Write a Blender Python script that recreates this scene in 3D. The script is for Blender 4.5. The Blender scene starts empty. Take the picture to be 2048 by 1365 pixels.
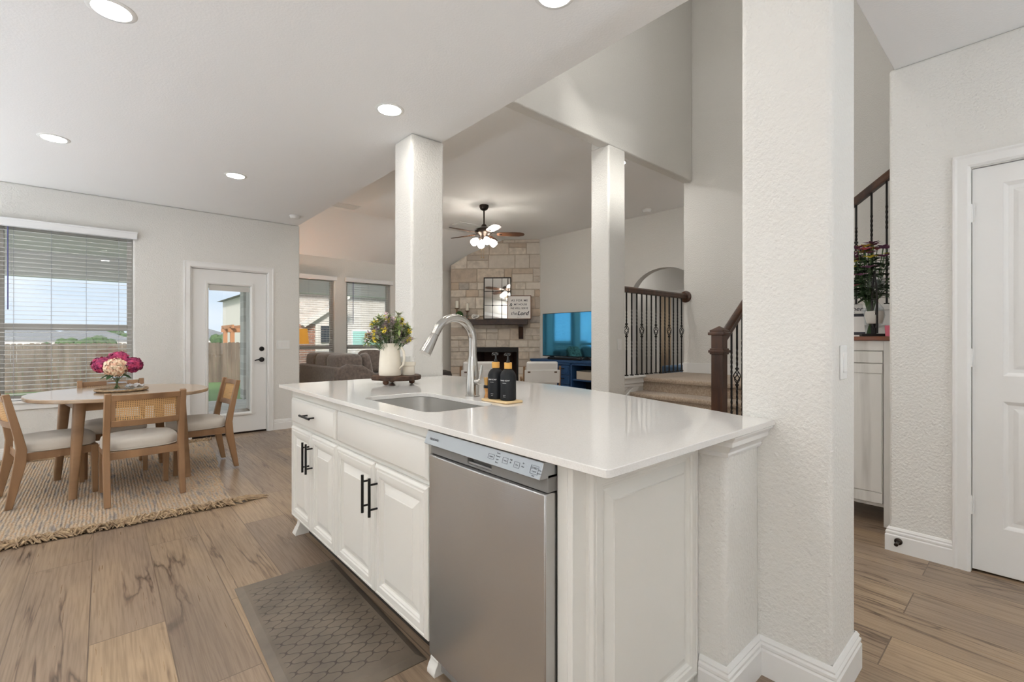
import bpy, bmesh, math, random
from math import sin, cos, pi, radians as R, sqrt, atan2
from mathutils import Vector, Matrix
C = bpy.context.scene.collection
rnd = random.Random(7)

# ------------------------------------------------------------------ camera, sky, exposure
cam_data = bpy.data.cameras.new('camera'); cam = bpy.data.objects.new('camera', cam_data); C.objects.link(cam)
cam.location = (0, 0, 1.2); cam.rotation_euler = (R(90), 0, -R(41.285))
cam_data.sensor_width = 36; cam_data.lens = 931.6 / 2048 * 36; cam_data.shift_y = -5.5 / 2048
cam_data.clip_start = 0.02; cam_data.clip_end = 400
bpy.context.scene.camera = cam
vs = bpy.context.scene.view_settings
vs.view_transform = 'Standard'; vs.look = 'None'; vs.gamma = 1; vs.use_curve_mapping = False
vs.exposure = 0.0
bpy.context.scene.cycles.transparent_max_bounces = 32
LAMP = 104.0      # radiance of the recessed lamp lenses
SKY = 1.3
world = bpy.data.worlds.new('sky'); bpy.context.scene.world = world; world.use_nodes = True
wn = world.node_tree; wn.nodes.clear()
def N(nt, typ, **kw):
    n = nt.nodes.new(typ)
    for k, v in kw.items():
        if k in n.inputs: n.inputs[k].default_value = v
        else: setattr(n, k, v)
    return n
_tc = N(wn, 'ShaderNodeTexCoord'); _map = N(wn, 'ShaderNodeMapping'); _map.inputs['Scale'].default_value = (1, 1, 3)
_no = N(wn, 'ShaderNodeTexNoise'); _no.inputs['Scale'].default_value = 2.2; _no.inputs['Detail'].default_value = 5
_cr = N(wn, 'ShaderNodeValToRGB')
_cr.color_ramp.elements[0].position = .36; _cr.color_ramp.elements[0].color = (.60, .72, .86, 1)
_cr.color_ramp.elements[1].position = .62; _cr.color_ramp.elements[1].color = (1, 1, 1, 1)
_bg = N(wn, 'ShaderNodeBackground'); _bg.inputs['Strength'].default_value = SKY
_ow = N(wn, 'ShaderNodeOutputWorld')
wn.links.new(_tc.outputs['Generated'], _map.inputs['Vector']); wn.links.new(_map.outputs['Vector'], _no.inputs['Vector'])
wn.links.new(_no.outputs['Fac'], _cr.inputs['Fac']); wn.links.new(_cr.outputs['Color'], _bg.inputs['Color'])
wn.links.new(_bg.outputs['Background'], _ow.inputs['Surface'])

sun_d = bpy.data.lights.new('sun', 'SUN'); sun = bpy.data.objects.new('sun', sun_d); C.objects.link(sun)
sun_d.energy = 5.0; sun_d.angle = R(9); sun_d.color = (1, .96, .9); sun.rotation_euler = (R(62), 0, R(-25))

# ------------------------------------------------------------------ materials
MAT = {}
def S(r, g, b):                       # 0-255 sRGB to linear
    f = lambda c: (c / 255 / 12.92) if c <= 10 else ((c / 255 + .055) / 1.055) ** 2.4
    return (f(r), f(g), f(b), 1)
def mat(name, col, rough=.5, metal=0.0, bump=None, noise=None, coat=0, spec=None, emit=None, aniso=0, sheen=0, trans=0, coordsys='Object'):
    m = bpy.data.materials.new(name); m.use_nodes = True; nt = m.node_tree
    p = nt.nodes['Principled BSDF']
    p.inputs['Base Color'].default_value = col if len(col) == 4 else (*col, 1)
    p.inputs['Roughness'].default_value = rough; p.inputs['Metallic'].default_value = metal
    if coat: p.inputs['Coat Weight'].default_value = coat; p.inputs['Coat Roughness'].default_value = .08
    if spec is not None: p.inputs['Specular IOR Level'].default_value = spec
    if emit: p.inputs['Emission Color'].default_value = (*emit[:3], 1); p.inputs['Emission Strength'].default_value = emit[3]
    if aniso: p.inputs['Anisotropic'].default_value = aniso
    if sheen: p.inputs['Sheen Weight'].default_value = sheen
    if trans: p.inputs['Transmission Weight'].default_value = trans
    tc = N(nt, 'ShaderNodeTexCoord')
    if bump:                          # (scale, strength, distance[, stretch])
        mp = N(nt, 'ShaderNodeMapping'); mp.inputs['Scale'].default_value = bump[3] if len(bump) > 3 else (1, 1, 1)
        no = N(nt, 'ShaderNodeTexNoise'); no.inputs['Scale'].default_value = bump[0]; no.inputs['Detail'].default_value = 3
        bp = N(nt, 'ShaderNodeBump'); bp.inputs['Strength'].default_value = bump[1]; bp.inputs['Distance'].default_value = bump[2]
        nt.links.new(tc.outputs[coordsys], mp.inputs['Vector']); nt.links.new(mp.outputs['Vector'], no.inputs['Vector'])
        nt.links.new(no.outputs['Fac'], bp.inputs['Height']); nt.links.new(bp.outputs['Normal'], p.inputs['Normal'])
    if noise:                         # (scale, stretch, color2, lo, hi[, detail])
        mp = N(nt, 'ShaderNodeMapping'); mp.inputs['Scale'].default_value = noise[1]
        no = N(nt, 'ShaderNodeTexNoise'); no.inputs['Scale'].default_value = noise[0]; no.inputs['Detail'].default_value = noise[5] if len(noise) > 5 else 5
        cr = N(nt, 'ShaderNodeValToRGB'); cr.color_ramp.elements[0].position = noise[3]; cr.color_ramp.elements[1].position = noise[4]
        cr.color_ramp.elements[0].color = col if len(col) == 4 else (*col, 1); cr.color_ramp.elements[1].color = noise[2]
        nt.links.new(tc.outputs[coordsys], mp.inputs['Vector']); nt.links.new(mp.outputs['Vector'], no.inputs['Vector'])
        nt.links.new(no.outputs['Fac'], cr.inputs['Fac']); nt.links.new(cr.outputs['Color'], p.inputs['Base Color'])
    MAT[name] = m
    return m
mat('wall_paint', (.765, .748, .71), .75, bump=(80, .9, .006))
mat('ceiling_paint', (.90, .895, .885), .8, bump=(85, .35, .003))
mat('trim_white', (.83, .82, .80), .38)
mat('cabinet_white', (.80, .785, .74), .33)
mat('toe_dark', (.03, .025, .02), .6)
mat('quartz', (.82, .805, .78), .07, coat=.3, noise=(260, (1, 1, 1), (.76, .74, .71, 1), .45, .75, 2))
mat('steel', (.50, .495, .49), .23, 1.0, bump=(6, .10, .002, (1, 1, 70)), aniso=.9)
MAT['steel'].node_tree.nodes['Principled BSDF'].inputs['Anisotropic Rotation'].default_value = .25
mat('steel_sink', (.68, .67, .65), .34, 1.0, bump=(5, .06, .002, (60, 1, 1)))
mat('steel_panel', (.42, .435, .45), .3, 1.0)
mat('grey_plastic', (.20, .19, .18), .45)
mat('chrome', (.70, .69, .67), .16, 1.0)
mat('nickel', (.50, .485, .46), .22, 1.0)
mat('black_metal', (.012, .011, .011), .38, .5)
mat('black_plastic', (.008, .008, .009), .25)
mat('black_matte', (.007, .008, .010), .5, spec=.3)
mat('print_dark', (.05, .05, .06), .6)
mat('print_white', (.85, .85, .85), .6)
mat('vinyl', (.60, .58, .54), .5)
mat('blind_white', (.80, .80, .80), .45)
mat('cord', (.45, .46, .50), .6)
mat('wand', (.10, .10, .25), .3)
mat('bronze', (.035, .025, .02), .35, .8)
mat('wood_chair', S(160, 124, 90), .42, noise=(9, (1, 1, .12), S(128, 96, 68), .35, .7), bump=(40, .1, .001, (1, 1, .1)))
mat('wood_table', S(154, 120, 88), .38, noise=(8, (.25, 1, 1), S(126, 96, 68), .35, .7))
mat('table_top', S(178, 154, 128), .24, noise=(10, (.2, 1.5, 1), S(166, 142, 116), .35, .7), coat=.25)
mat('cane', S(214, 172, 118), .55)
mat('linen', S(205, 198, 188), .85, bump=(420, .25, .001), sheen=.2)
mat('dark_oak', S(84, 54, 36), .38, noise=(14, (1, 1, .15), S(52, 33, 24), .35, .65), bump=(60, .15, .001, (1, 1, .1)))
mat('walnut', S(62, 40, 29), .4, noise=(10, (1, 1, 1), S(40, 26, 20), .35, .65))
mat('bark', S(84, 62, 48), .9, bump=(60, .8, .006), noise=(30, (1, 1, 1), S(50, 36, 28), .3, .7))
mat('slice_wood', S(104, 66, 42), .5, noise=(9, (1, 1, 1), S(70, 42, 27), .35, .65))
mat('iron', (.016, .014, .013), .45, .6)
mat('carpet', S(188, 170, 150), .95, bump=(160, .9, .008), noise=(70, (1, 1, 1), S(150, 130, 110), .3, .7), sheen=.3)
mat('sofa', S(138, 125, 117), .9, noise=(26, (1, 1, 1), S(104, 93, 86), .3, .7), bump=(120, .3, .002), sheen=.5)
mat('white_leather', S(222, 220, 216), .45)
mat('brown_leather', S(96, 76, 62), .55)
mat('brass', S(190, 150, 90), .3, .9)
mat('navy', S(38, 74, 116), .4)
mat('navy_dark', (.008, .012, .02), .7)
mat('basket', S(190, 180, 165), .8, bump=(120, .6, .004))
mat('dark_hollow', (.006, .005, .005), .85)
mat('fire_brick', S(50, 30, 24), .85, bump=(60, .5, .004))
mat('candle', S(240, 236, 222), .5)
mat('green_ball', S(52, 84, 40), .85)
mat('verdigris', S(90, 110, 100), .7, noise=(30, (1, 1, 1), S(130, 84, 56), .4, .6))
mat('knot_white', S(236, 232, 226), .6)
mat('sign_face', S(244, 240, 236), .6)
mat('sign_frame', S(120, 84, 62), .55)
mat('mirror', (.88, .89, .89), .03, 1.0)
mat('tv_screen', (.10, .42, .70), .05, 1.0)
mat('cream', S(238, 230, 214), .35, bump=(40, .1, .002))
mat('soap_wood', S(222, 168, 84), .5)
mat('tray_wood', S(226, 196, 148), .5)
mat('brush_wood', S(186, 132, 68), .5, noise=(30, (1, 1, .3), S(130, 84, 40), .4, .6))
mat('bristle', S(222, 180, 110), .8)
mat('rope', S(192, 166, 132), .9, noise=(40, (1, 1, 1), S(130, 108, 86), .3, .7))
mat('washed_wood', S(226, 223, 218), .6, noise=(12, (1, 1, .08), S(188, 184, 178), .5, .72), bump=(60, .2, .001, (1, 1, .1)))
mat('brown_top', S(118, 66, 40), .35)
mat('fan_blade', S(92, 58, 36), .4, noise=(12, (.2, 1, 1), S(64, 40, 27), .35, .7))
mat('white_plastic', (.82, .82, .80), .35)
mat('lamp_shade', S(216, 150, 56), .8, emit=(.75, .36, .06, .45))
mat('fan_glass', (.9, .85, .75), .4, emit=(1, .93, .82, 46))
mat('globe', (.9, .9, .9), .5, emit=(1, .97, .93, 40))
mat('bowl', (.9, .9, .9), .5, emit=(1, .97, .93, 14))
mat('bowl_bright', (.9, .9, .9), .5, emit=(1, .98, .95, 70))
mat('uplight', (.9, .9, .9), .5, emit=(.84, .94, 1.06, 185))  # cool emission of the added floor fill lamps
mat('bulb', (.9, .9, .9), .5, emit=(1, .90, .78, 400))
mat('fill_uplight_soft', (.9, .9, .9), .5, emit=(.92, .97, 1.02, 165))
mat('lens_high', (.9, .9, .9), .5, emit=(1, .985, .95, LAMP * 1.7))
mat('lens', (.9, .9, .9), .5, emit=(1, .955, .885, LAMP))
mat('soil_green', S(70, 94, 48), .8)
mat('leaf', S(148, 164, 104), .7)
mat('leaf_dark', S(44, 74, 38), .6)
mat('leaf_grey', S(180, 184, 156), .8)
mat('petal_yellow', S(242, 222, 90), .7)
mat('petal_mauve', S(222, 198, 206), .8)
mat('petal_pink', S(214, 110, 130), .7)
mat('petal_purple', S(134, 88, 120), .7)
mat('petal_peach', S(244, 190, 160), .7, noise=(34, (1, 1, 1), S(244, 228, 200), .38, .62))
mat('petal_magenta', S(206, 70, 116), .65, noise=(34, (1, 1, 1), S(128, 32, 84), .38, .62))
mat('stem', S(72, 100, 58), .6)
mat('fence_wood', S(126, 111, 98), .85, noise=(5, (1, 1, .15), S(84, 72, 63), .3, .7))
mat('grass', S(88, 118, 70), .95, noise=(14, (1, 1, 1), S(108, 138, 84), .35, .65))
mat('concrete', S(214, 213, 210), .85, noise=(8, (1, 1, 1), S(198, 198, 195), .4, .6))
mat('porch_paint', S(244, 243, 240), .8)
mat('roof_grey', S(112, 114, 116), .9, bump=(40, .5, .01))
mat('stucco', S(214, 208, 200), .85)
mat('cedar', S(178, 122, 84), .8)
mat('tree_green', S(54, 80, 46), .9, noise=(2.5, (1, 1, 1), S(80, 106, 62), .35, .65))
mat('far_roof', S(120, 122, 126), .9)
mat('teal_glass', S(140, 190, 180), .15)
mat('dark_glass', (.03, .04, .05), .1)
mat('bedding_blue', S(86, 110, 136), .8)
mat('bedding_white', S(228, 228, 230), .85)
mat('curtain', S(196, 176, 150), .9)
mat('art_blue', S(122, 140, 160), .8, noise=(4, (1, 1, 1), S(170, 184, 196), .35, .6))
mat('basket_dark', S(60, 54, 50), .8, bump=(60, .8, .006))
mat('sand', S(222, 216, 206), .9)

def brick_mat(name, c1, c2, mortar, bw, bh, coord='Object', rot=(R(90), 0, 0)):
    m = bpy.data.materials.new(name); m.use_nodes = True; nt = m.node_tree; p = nt.nodes['Principled BSDF']
    tc = N(nt, 'ShaderNodeTexCoord'); mp = N(nt, 'ShaderNodeMapping'); mp.inputs['Rotation'].default_value = rot
    b = N(nt, 'ShaderNodeTexBrick'); b.inputs['Color1'].default_value = c1; b.inputs['Color2'].default_value = c2; b.inputs['Mortar'].default_value = mortar
    b.inputs['Scale'].default_value = 1; b.inputs['Brick Width'].default_value = bw; b.inputs['Row Height'].default_value = bh; b.inputs['Mortar Size'].default_value = .007
    nt.links.new(tc.outputs[coord], mp.inputs['Vector']); nt.links.new(mp.outputs['Vector'], b.inputs['Vector'])
    nt.links.new(b.outputs['Color'], p.inputs['Base Color']); p.inputs['Roughness'].default_value = .9
    MAT[name] = m
brick_mat('white_brick', S(196, 190, 184), S(176, 168, 160), S(204, 200, 196), .22, .075)
brick_mat('red_brick', S(160, 116, 96), S(134, 92, 76), S(186, 176, 166), .22, .075)
brick_mat('column_stone', S(226, 222, 218), S(190, 188, 186), S(226, 224, 220), .3, .14)

def glass_mat(name, tint, k, r, base):
    m = bpy.data.materials.new(name); m.use_nodes = True; nt = m.node_tree; nt.nodes.clear()
    t = N(nt, 'ShaderNodeBsdfTransparent'); t.inputs['Color'].default_value = tint
    g = N(nt, 'ShaderNodeBsdfGlossy'); g.inputs['Roughness'].default_value = r
    f = N(nt, 'ShaderNodeLayerWeight'); f.inputs['Blend'].default_value = .5
    p = N(nt, 'ShaderNodeMath', operation='POWER'); p.inputs[1].default_value = 4.0; q = N(nt, 'ShaderNodeMath', operation='MULTIPLY_ADD'); q.inputs[1].default_value = k; q.inputs[2].default_value = base
    x = N(nt, 'ShaderNodeMixShader'); o = N(nt, 'ShaderNodeOutputMaterial')
    nt.links.new(f.outputs['Facing'], p.inputs[0]); nt.links.new(p.outputs[0], q.inputs[0]); nt.links.new(q.outputs[0], x.inputs[0])
    nt.links.new(t.outputs[0], x.inputs[1]); nt.links.new(g.outputs[0], x.inputs[2]); nt.links.new(x.outputs[0], o.inputs['Surface'])
    MAT[name] = m
glass_mat('window_glass', (.97, .98, .98, 1), .7, .01, .085); glass_mat('clear_glass', (.94, .96, .97, 1), .55, .02, .035)

def ramp(nt, fac, stops):
    cr = N(nt, 'ShaderNodeValToRGB'); e = cr.color_ramp.elements
    while len(e) < len(stops): e.new(.5)
    for k, (pos, col) in enumerate(stops): e[k].position = pos; e[k].color = col
    nt.links.new(fac, cr.inputs['Fac'])
    return cr
def mixc(nt, fac, a, b, mode='MIX'):
    m = N(nt, 'ShaderNodeMix', data_type='RGBA', blend_type=mode)
    if isinstance(fac, (int, float)): m.inputs[0].default_value = fac
    else: nt.links.new(fac, m.inputs[0])
    for i, s in ((6, a), (7, b)):
        if isinstance(s, tuple): m.inputs[i].default_value = s
        else: nt.links.new(s, m.inputs[i])
    return m.outputs[2]
def mth(nt, op, a, b=None):
    n = N(nt, 'ShaderNodeMath', operation=op)
    for i, s in ((0, a), (1, b)):
        if s is None: continue
        if isinstance(s, (int, float)): n.inputs[i].default_value = s
        else: nt.links.new(s, n.inputs[i])
    return n.outputs[0]

def floor_mat():
    m = bpy.data.materials.new('plank_floor'); m.use_nodes = True; nt = m.node_tree; p = nt.nodes['Principled BSDF']; L = nt.links.new
    tc = N(nt, 'ShaderNodeTexCoord')
    mp = N(nt, 'ShaderNodeMapping'); mp.inputs['Rotation'].default_value = (0, 0, R(90)); mp.inputs['Location'].default_value = (.4, .043, 0)
    L(tc.outputs['Object'], mp.inputs['Vector'])
    b = N(nt, 'ShaderNodeTexBrick', offset=.37, offset_frequency=2, squash=1)
    b.inputs['Color1'].default_value = (0, 0, 0, 1); b.inputs['Color2'].default_value = (1, 1, 1, 1); b.inputs['Mortar'].default_value = (.5, .5, .5, 1)
    b.inputs['Scale'].default_value = 1; b.inputs['Mortar Size'].default_value = .0022; b.inputs['Mortar Smooth'].default_value = 0
    b.inputs['Brick Width'].default_value = 1.5; b.inputs['Row Height'].default_value = .2425
    L(mp.outputs['Vector'], b.inputs['Vector'])
    sep = N(nt, 'ShaderNodeSeparateColor'); L(b.outputs['Color'], sep.inputs[0]); rv = sep.outputs[0]
    w = mth(nt, 'MULTIPLY', rv, 37.0)
    def noise(scale, stretch, detail, dist=0, rough=.5):
        q = N(nt, 'ShaderNodeMapping'); q.inputs['Scale'].default_value = stretch; L(tc.outputs['Object'], q.inputs['Vector'])
        n = N(nt, 'ShaderNodeTexNoise', noise_dimensions='4D'); n.inputs['Scale'].default_value = scale; n.inputs['Detail'].default_value = detail
        n.inputs['Distortion'].default_value = dist; n.inputs['Roughness'].default_value = rough
        L(q.outputs['Vector'], n.inputs['Vector']); L(w, n.inputs['W'])
        return n.outputs['Fac']
    big = noise(2.2, (1.3, .55, 1), 3, .6)
    base = ramp(nt, big, [(.32, S(122, 106, 93)), (.5, S(152, 131, 111)), (.68, S(182, 157, 127))])
    tint = ramp(nt, rv, [(0, S(140, 121, 105)), (.5, S(178, 152, 121)), (1, S(122, 106, 93))])
    c = mixc(nt, .6, base.outputs[0], tint.outputs[0])
    grain = noise(26, (4.5, .16, 1), 4, .3)
    gr = ramp(nt, grain, [(.38, (.62, .60, .58, 1)), (.56, (1, 1, 1, 1))])
    c = mixc(nt, .55, c, gr.outputs[0], 'MULTIPLY')
    ring = N(nt, 'ShaderNodeTexWave', wave_type='BANDS', bands_direction='X'); ring.inputs['Scale'].default_value = 9; ring.inputs['Distortion'].default_value = 9
    ring.inputs['Detail'].default_value = 2; ring.inputs['Detail Scale'].default_value = .7
    q = N(nt, 'ShaderNodeMapping'); q.inputs['Scale'].default_value = (1.6, .28, 1); L(tc.outputs['Object'], q.inputs['Vector'])
    va = N(nt, 'ShaderNodeVectorMath', operation='ADD'); cx = N(nt, 'ShaderNodeCombineXYZ'); L(w, cx.inputs[0]); L(w, cx.inputs[1])
    L(q.outputs['Vector'], va.inputs[0]); L(cx.outputs[0], va.inputs[1]); L(va.outputs[0], ring.inputs['Vector'])
    rr = ramp(nt, ring.outputs['Fac'], [(0, (.80, .78, .76, 1)), (.25, (1, 1, 1, 1))])
    c = mixc(nt, .45, c, rr.outputs[0], 'MULTIPLY')
    crack = noise(2.6, (2.9, .26, 1), 5, .6)
    cd = mth(nt, 'ABSOLUTE', mth(nt, 'SUBTRACT', crack, .5))
    cm = ramp(nt, cd, [(0, (.34, .31, .31, 1)), (.007, (.66, .62, .6, 1)), (.02, (1, 1, 1, 1))])
    gate = ramp(nt, noise(1.6, (1.2, .8, 1), 1), [(.47, (0, 0, 0, 1)), (.55, (1, 1, 1, 1))])
    c = mixc(nt, gate.outputs[0], c, mixc(nt, 1.0, c, cm.outputs[0], 'MULTIPLY'))
    knot = noise(5.5, (1.3, .8, 1), 2, .3)
    km = ramp(nt, knot, [(.70, (1, 1, 1, 1)), (.78, (.45, .42, .42, 1))])
    c = mixc(nt, .8, c, km.outputs[0], 'MULTIPLY')
    seam = mth(nt, 'MULTIPLY', b.outputs['Fac'], .8)
    c = mixc(nt, seam, c, S(92, 76, 64))
    L(c, p.inputs['Base Color'])
    rg = ramp(nt, grain, [(.3, (.36, .36, .36, 1)), (.7, (.27, .27, .27, 1))]); L(rg.outputs[0], p.inputs['Roughness'])
    bp = N(nt, 'ShaderNodeBump'); bp.inputs['Strength'].default_value = .25; bp.inputs['Distance'].default_value = .002
    L(mth(nt, 'SUBTRACT', grain, mth(nt, 'MULTIPLY', b.outputs['Fac'], 2)), bp.inputs['Height']); L(bp.outputs['Normal'], p.inputs['Normal'])
    MAT['plank_floor'] = m
floor_mat()

def stone_mat():
    m = bpy.data.materials.new('limestone'); m.use_nodes = True; nt = m.node_tree; p = nt.nodes['Principled BSDF']; L = nt.links.new
    tc = N(nt, 'ShaderNodeTexCoord'); at = N(nt, 'ShaderNodeAttribute', attribute_name='tone')
    n = N(nt, 'ShaderNodeTexNoise'); n.inputs['Scale'].default_value = 9; n.inputs['Detail'].default_value = 6; L(tc.outputs['Object'], n.inputs['Vector'])
    sc = N(nt, 'ShaderNodeSeparateColor'); L(at.outputs['Color'], sc.inputs[0])
    base = ramp(nt, sc.outputs[0], [(0, S(206, 196, 184)), (.55, S(226, 218, 206)), (.8, S(200, 182, 162)), (1, S(180, 174, 168))])
    var = ramp(nt, n.outputs['Fac'], [(.3, (.72, .70, .68, 1)), (.6, (1.05, 1.04, 1.02, 1))])
    L(mixc(nt, sc.outputs[1], base.outputs[0], mixc(nt, 1.0, base.outputs[0], var.outputs[0], 'MULTIPLY')), p.inputs['Base Color'])
    p.inputs['Roughness'].default_value = .9
    bp = N(nt, 'ShaderNodeBump'); bp.inputs['Strength'].default_value = .6; bp.inputs['Distance'].default_value = .012
    n2 = N(nt, 'ShaderNodeTexNoise'); n2.inputs['Scale'].default_value = 16; n2.inputs['Detail'].default_value = 5; L(tc.outputs['Object'], n2.inputs['Vector'])
    L(n2.outputs['Fac'], bp.inputs['Height']); L(bp.outputs['Normal'], p.inputs['Normal'])
    MAT['limestone'] = m
stone_mat()
mat('mortar', S(192, 178, 162), .95)

def rug_mat():
    m = bpy.data.materials.new('jute'); m.use_nodes = True; nt = m.node_tree; p = nt.nodes['Principled BSDF']; L = nt.links.new
    tc = N(nt, 'ShaderNodeTexCoord')
    def noise(scale, st, det):
        q = N(nt, 'ShaderNodeMapping'); q.inputs['Scale'].default_value = st; L(tc.outputs['Object'], q.inputs['Vector'])
        n = N(nt, 'ShaderNodeTexNoise'); n.inputs['Scale'].default_value = scale; n.inputs['Detail'].default_value = det; L(q.outputs['Vector'], n.inputs['Vector']); return n.outputs['Fac']
    stripe = noise(14, (3.0, .35, 1), 2)
    knots = noise(95, (.7, 1.4, 1), 2)
    c = ramp(nt, stripe, [(.32, S(166, 156, 150)), (.46, S(208, 190, 168)), (.58, S(212, 182, 150)), (.7, S(196, 188, 180))])
    k = ramp(nt, knots, [(.3, (.55, .50, .46, 1)), (.55, (1.08, 1.05, 1, 1))])
    wv = N(nt, 'ShaderNodeTexWave', wave_type='BANDS', bands_direction='Y'); wv.inputs['Scale'].default_value = 22; wv.inputs['Distortion'].default_value = 3; wv.inputs['Detail Scale'].default_value = 3
    L(tc.outputs['Object'], wv.inputs['Vector'])
    wx = N(nt, 'ShaderNodeTexWave', wave_type='BANDS', bands_direction='X'); wx.inputs['Scale'].default_value = 16; wx.inputs['Distortion'].default_value = 2
    L(tc.outputs['Object'], wx.inputs['Vector'])
    h = mth(nt, 'ADD', mth(nt, 'ADD', wv.outputs['Fac'], wx.outputs['Fac']), knots)
    L(mixc(nt, .85, c.outputs[0], k.outputs[0], 'MULTIPLY'), p.inputs['Base Color']); p.inputs['Roughness'].default_value = .95
    bp = N(nt, 'ShaderNodeBump'); bp.inputs['Strength'].default_value = .9; bp.inputs['Distance'].default_value = .008
    L(h, bp.inputs['Height']); L(bp.outputs['Normal'], p.inputs['Normal'])
    MAT['jute'] = m
rug_mat()

def trellis_mat():
    m = bpy.data.materials.new('trellis_mat'); m.use_nodes = True; nt = m.node_tree; p = nt.nodes['Principled BSDF']; L = nt.links.new
    tc = N(nt, 'ShaderNodeTexCoord'); sx = N(nt, 'ShaderNodeSeparateXYZ'); L(tc.outputs['Object'], sx.inputs[0])
    X = mth(nt, 'MULTIPLY', sx.outputs[0], 2 * pi / .085); Y = mth(nt, 'MULTIPLY', sx.outputs[1], 2 * pi / .066)
    X2 = mth(nt, 'ADD', X, mth(nt, 'MULTIPLY', mth(nt, 'SINE', mth(nt, 'MULTIPLY', X, 2.0)), .22))
    Y2 = mth(nt, 'ADD', Y, mth(nt, 'MULTIPLY', mth(nt, 'SINE', mth(nt, 'MULTIPLY', Y, 2.0)), -.38))
    f = mth(nt, 'ADD', mth(nt, 'COSINE', X2), mth(nt, 'COSINE', Y2))
    gx = mth(nt, 'SINE', X2); gy = mth(nt, 'SINE', Y2)
    d = mth(nt, 'DIVIDE', mth(nt, 'ABSOLUTE', f), mth(nt, 'ADD', mth(nt, 'SQRT', mth(nt, 'ADD', mth(nt, 'MULTIPLY', gx, gx), mth(nt, 'MULTIPLY', gy, gy))), .03))
    n = N(nt, 'ShaderNodeTexNoise'); n.inputs['Scale'].default_value = 7; n.inputs['Detail'].default_value = 4; L(tc.outputs['Object'], n.inputs['Vector'])
    base = ramp(nt, n.outputs['Fac'], [(.3, S(96, 86, 75)), (.7, S(120, 108, 94))])
    line = ramp(nt, d, [(.0, (.42, .40, .39, 1)), (.14, (.5, .48, .47, 1)), (.26, (1, 1, 1, 1))])
    # the printed field stops short of the bevelled border
    ax = mth(nt, 'LESS_THAN', mth(nt, 'ABSOLUTE', sx.outputs[0]), .19); ay = mth(nt, 'LESS_THAN', mth(nt, 'ABSOLUTE', sx.outputs[1]), .42)
    g = mth(nt, 'MULTIPLY', ax, ay)
    L(mixc(nt, g, base.outputs[0], mixc(nt, 1.0, base.outputs[0], line.outputs[0], 'MULTIPLY')), p.inputs['Base Color'])
    p.inputs['Roughness'].default_value = .42
    bp = N(nt, 'ShaderNodeBump'); bp.inputs['Strength'].default_value = .5; bp.inputs['Distance'].default_value = .002
    hgt = ramp(nt, d, [(0, (0, 0, 0, 1)), (.22, (1, 1, 1, 1))])
    L(mth(nt, 'MULTIPLY', hgt.outputs[0], g), bp.inputs['Height']); L(bp.outputs['Normal'], p.inputs['Normal'])
    MAT['trellis_mat'] = m
trellis_mat()
def pillow_mat():
    m = bpy.data.materials.new('pattern_pillow'); m.use_nodes = True; nt = m.node_tree; p = nt.nodes['Principled BSDF']; L = nt.links.new
    tc = N(nt, 'ShaderNodeTexCoord'); n = N(nt, 'ShaderNodeTexNoise'); n.inputs['Scale'].default_value = 5; n.inputs['Detail'].default_value = 1; L(tc.outputs['Object'], n.inputs['Vector'])
    s = mth(nt, 'SINE', mth(nt, 'MULTIPLY', n.outputs['Fac'], 55.0))
    c = ramp(nt, s, [(.35, S(200, 180, 150)), (.6, S(104, 84, 66))]); L(c.outputs[0], p.inputs['Base Color']); p.inputs['Roughness'].default_value = .9
    MAT['pattern_pillow'] = m
pillow_mat()

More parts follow.
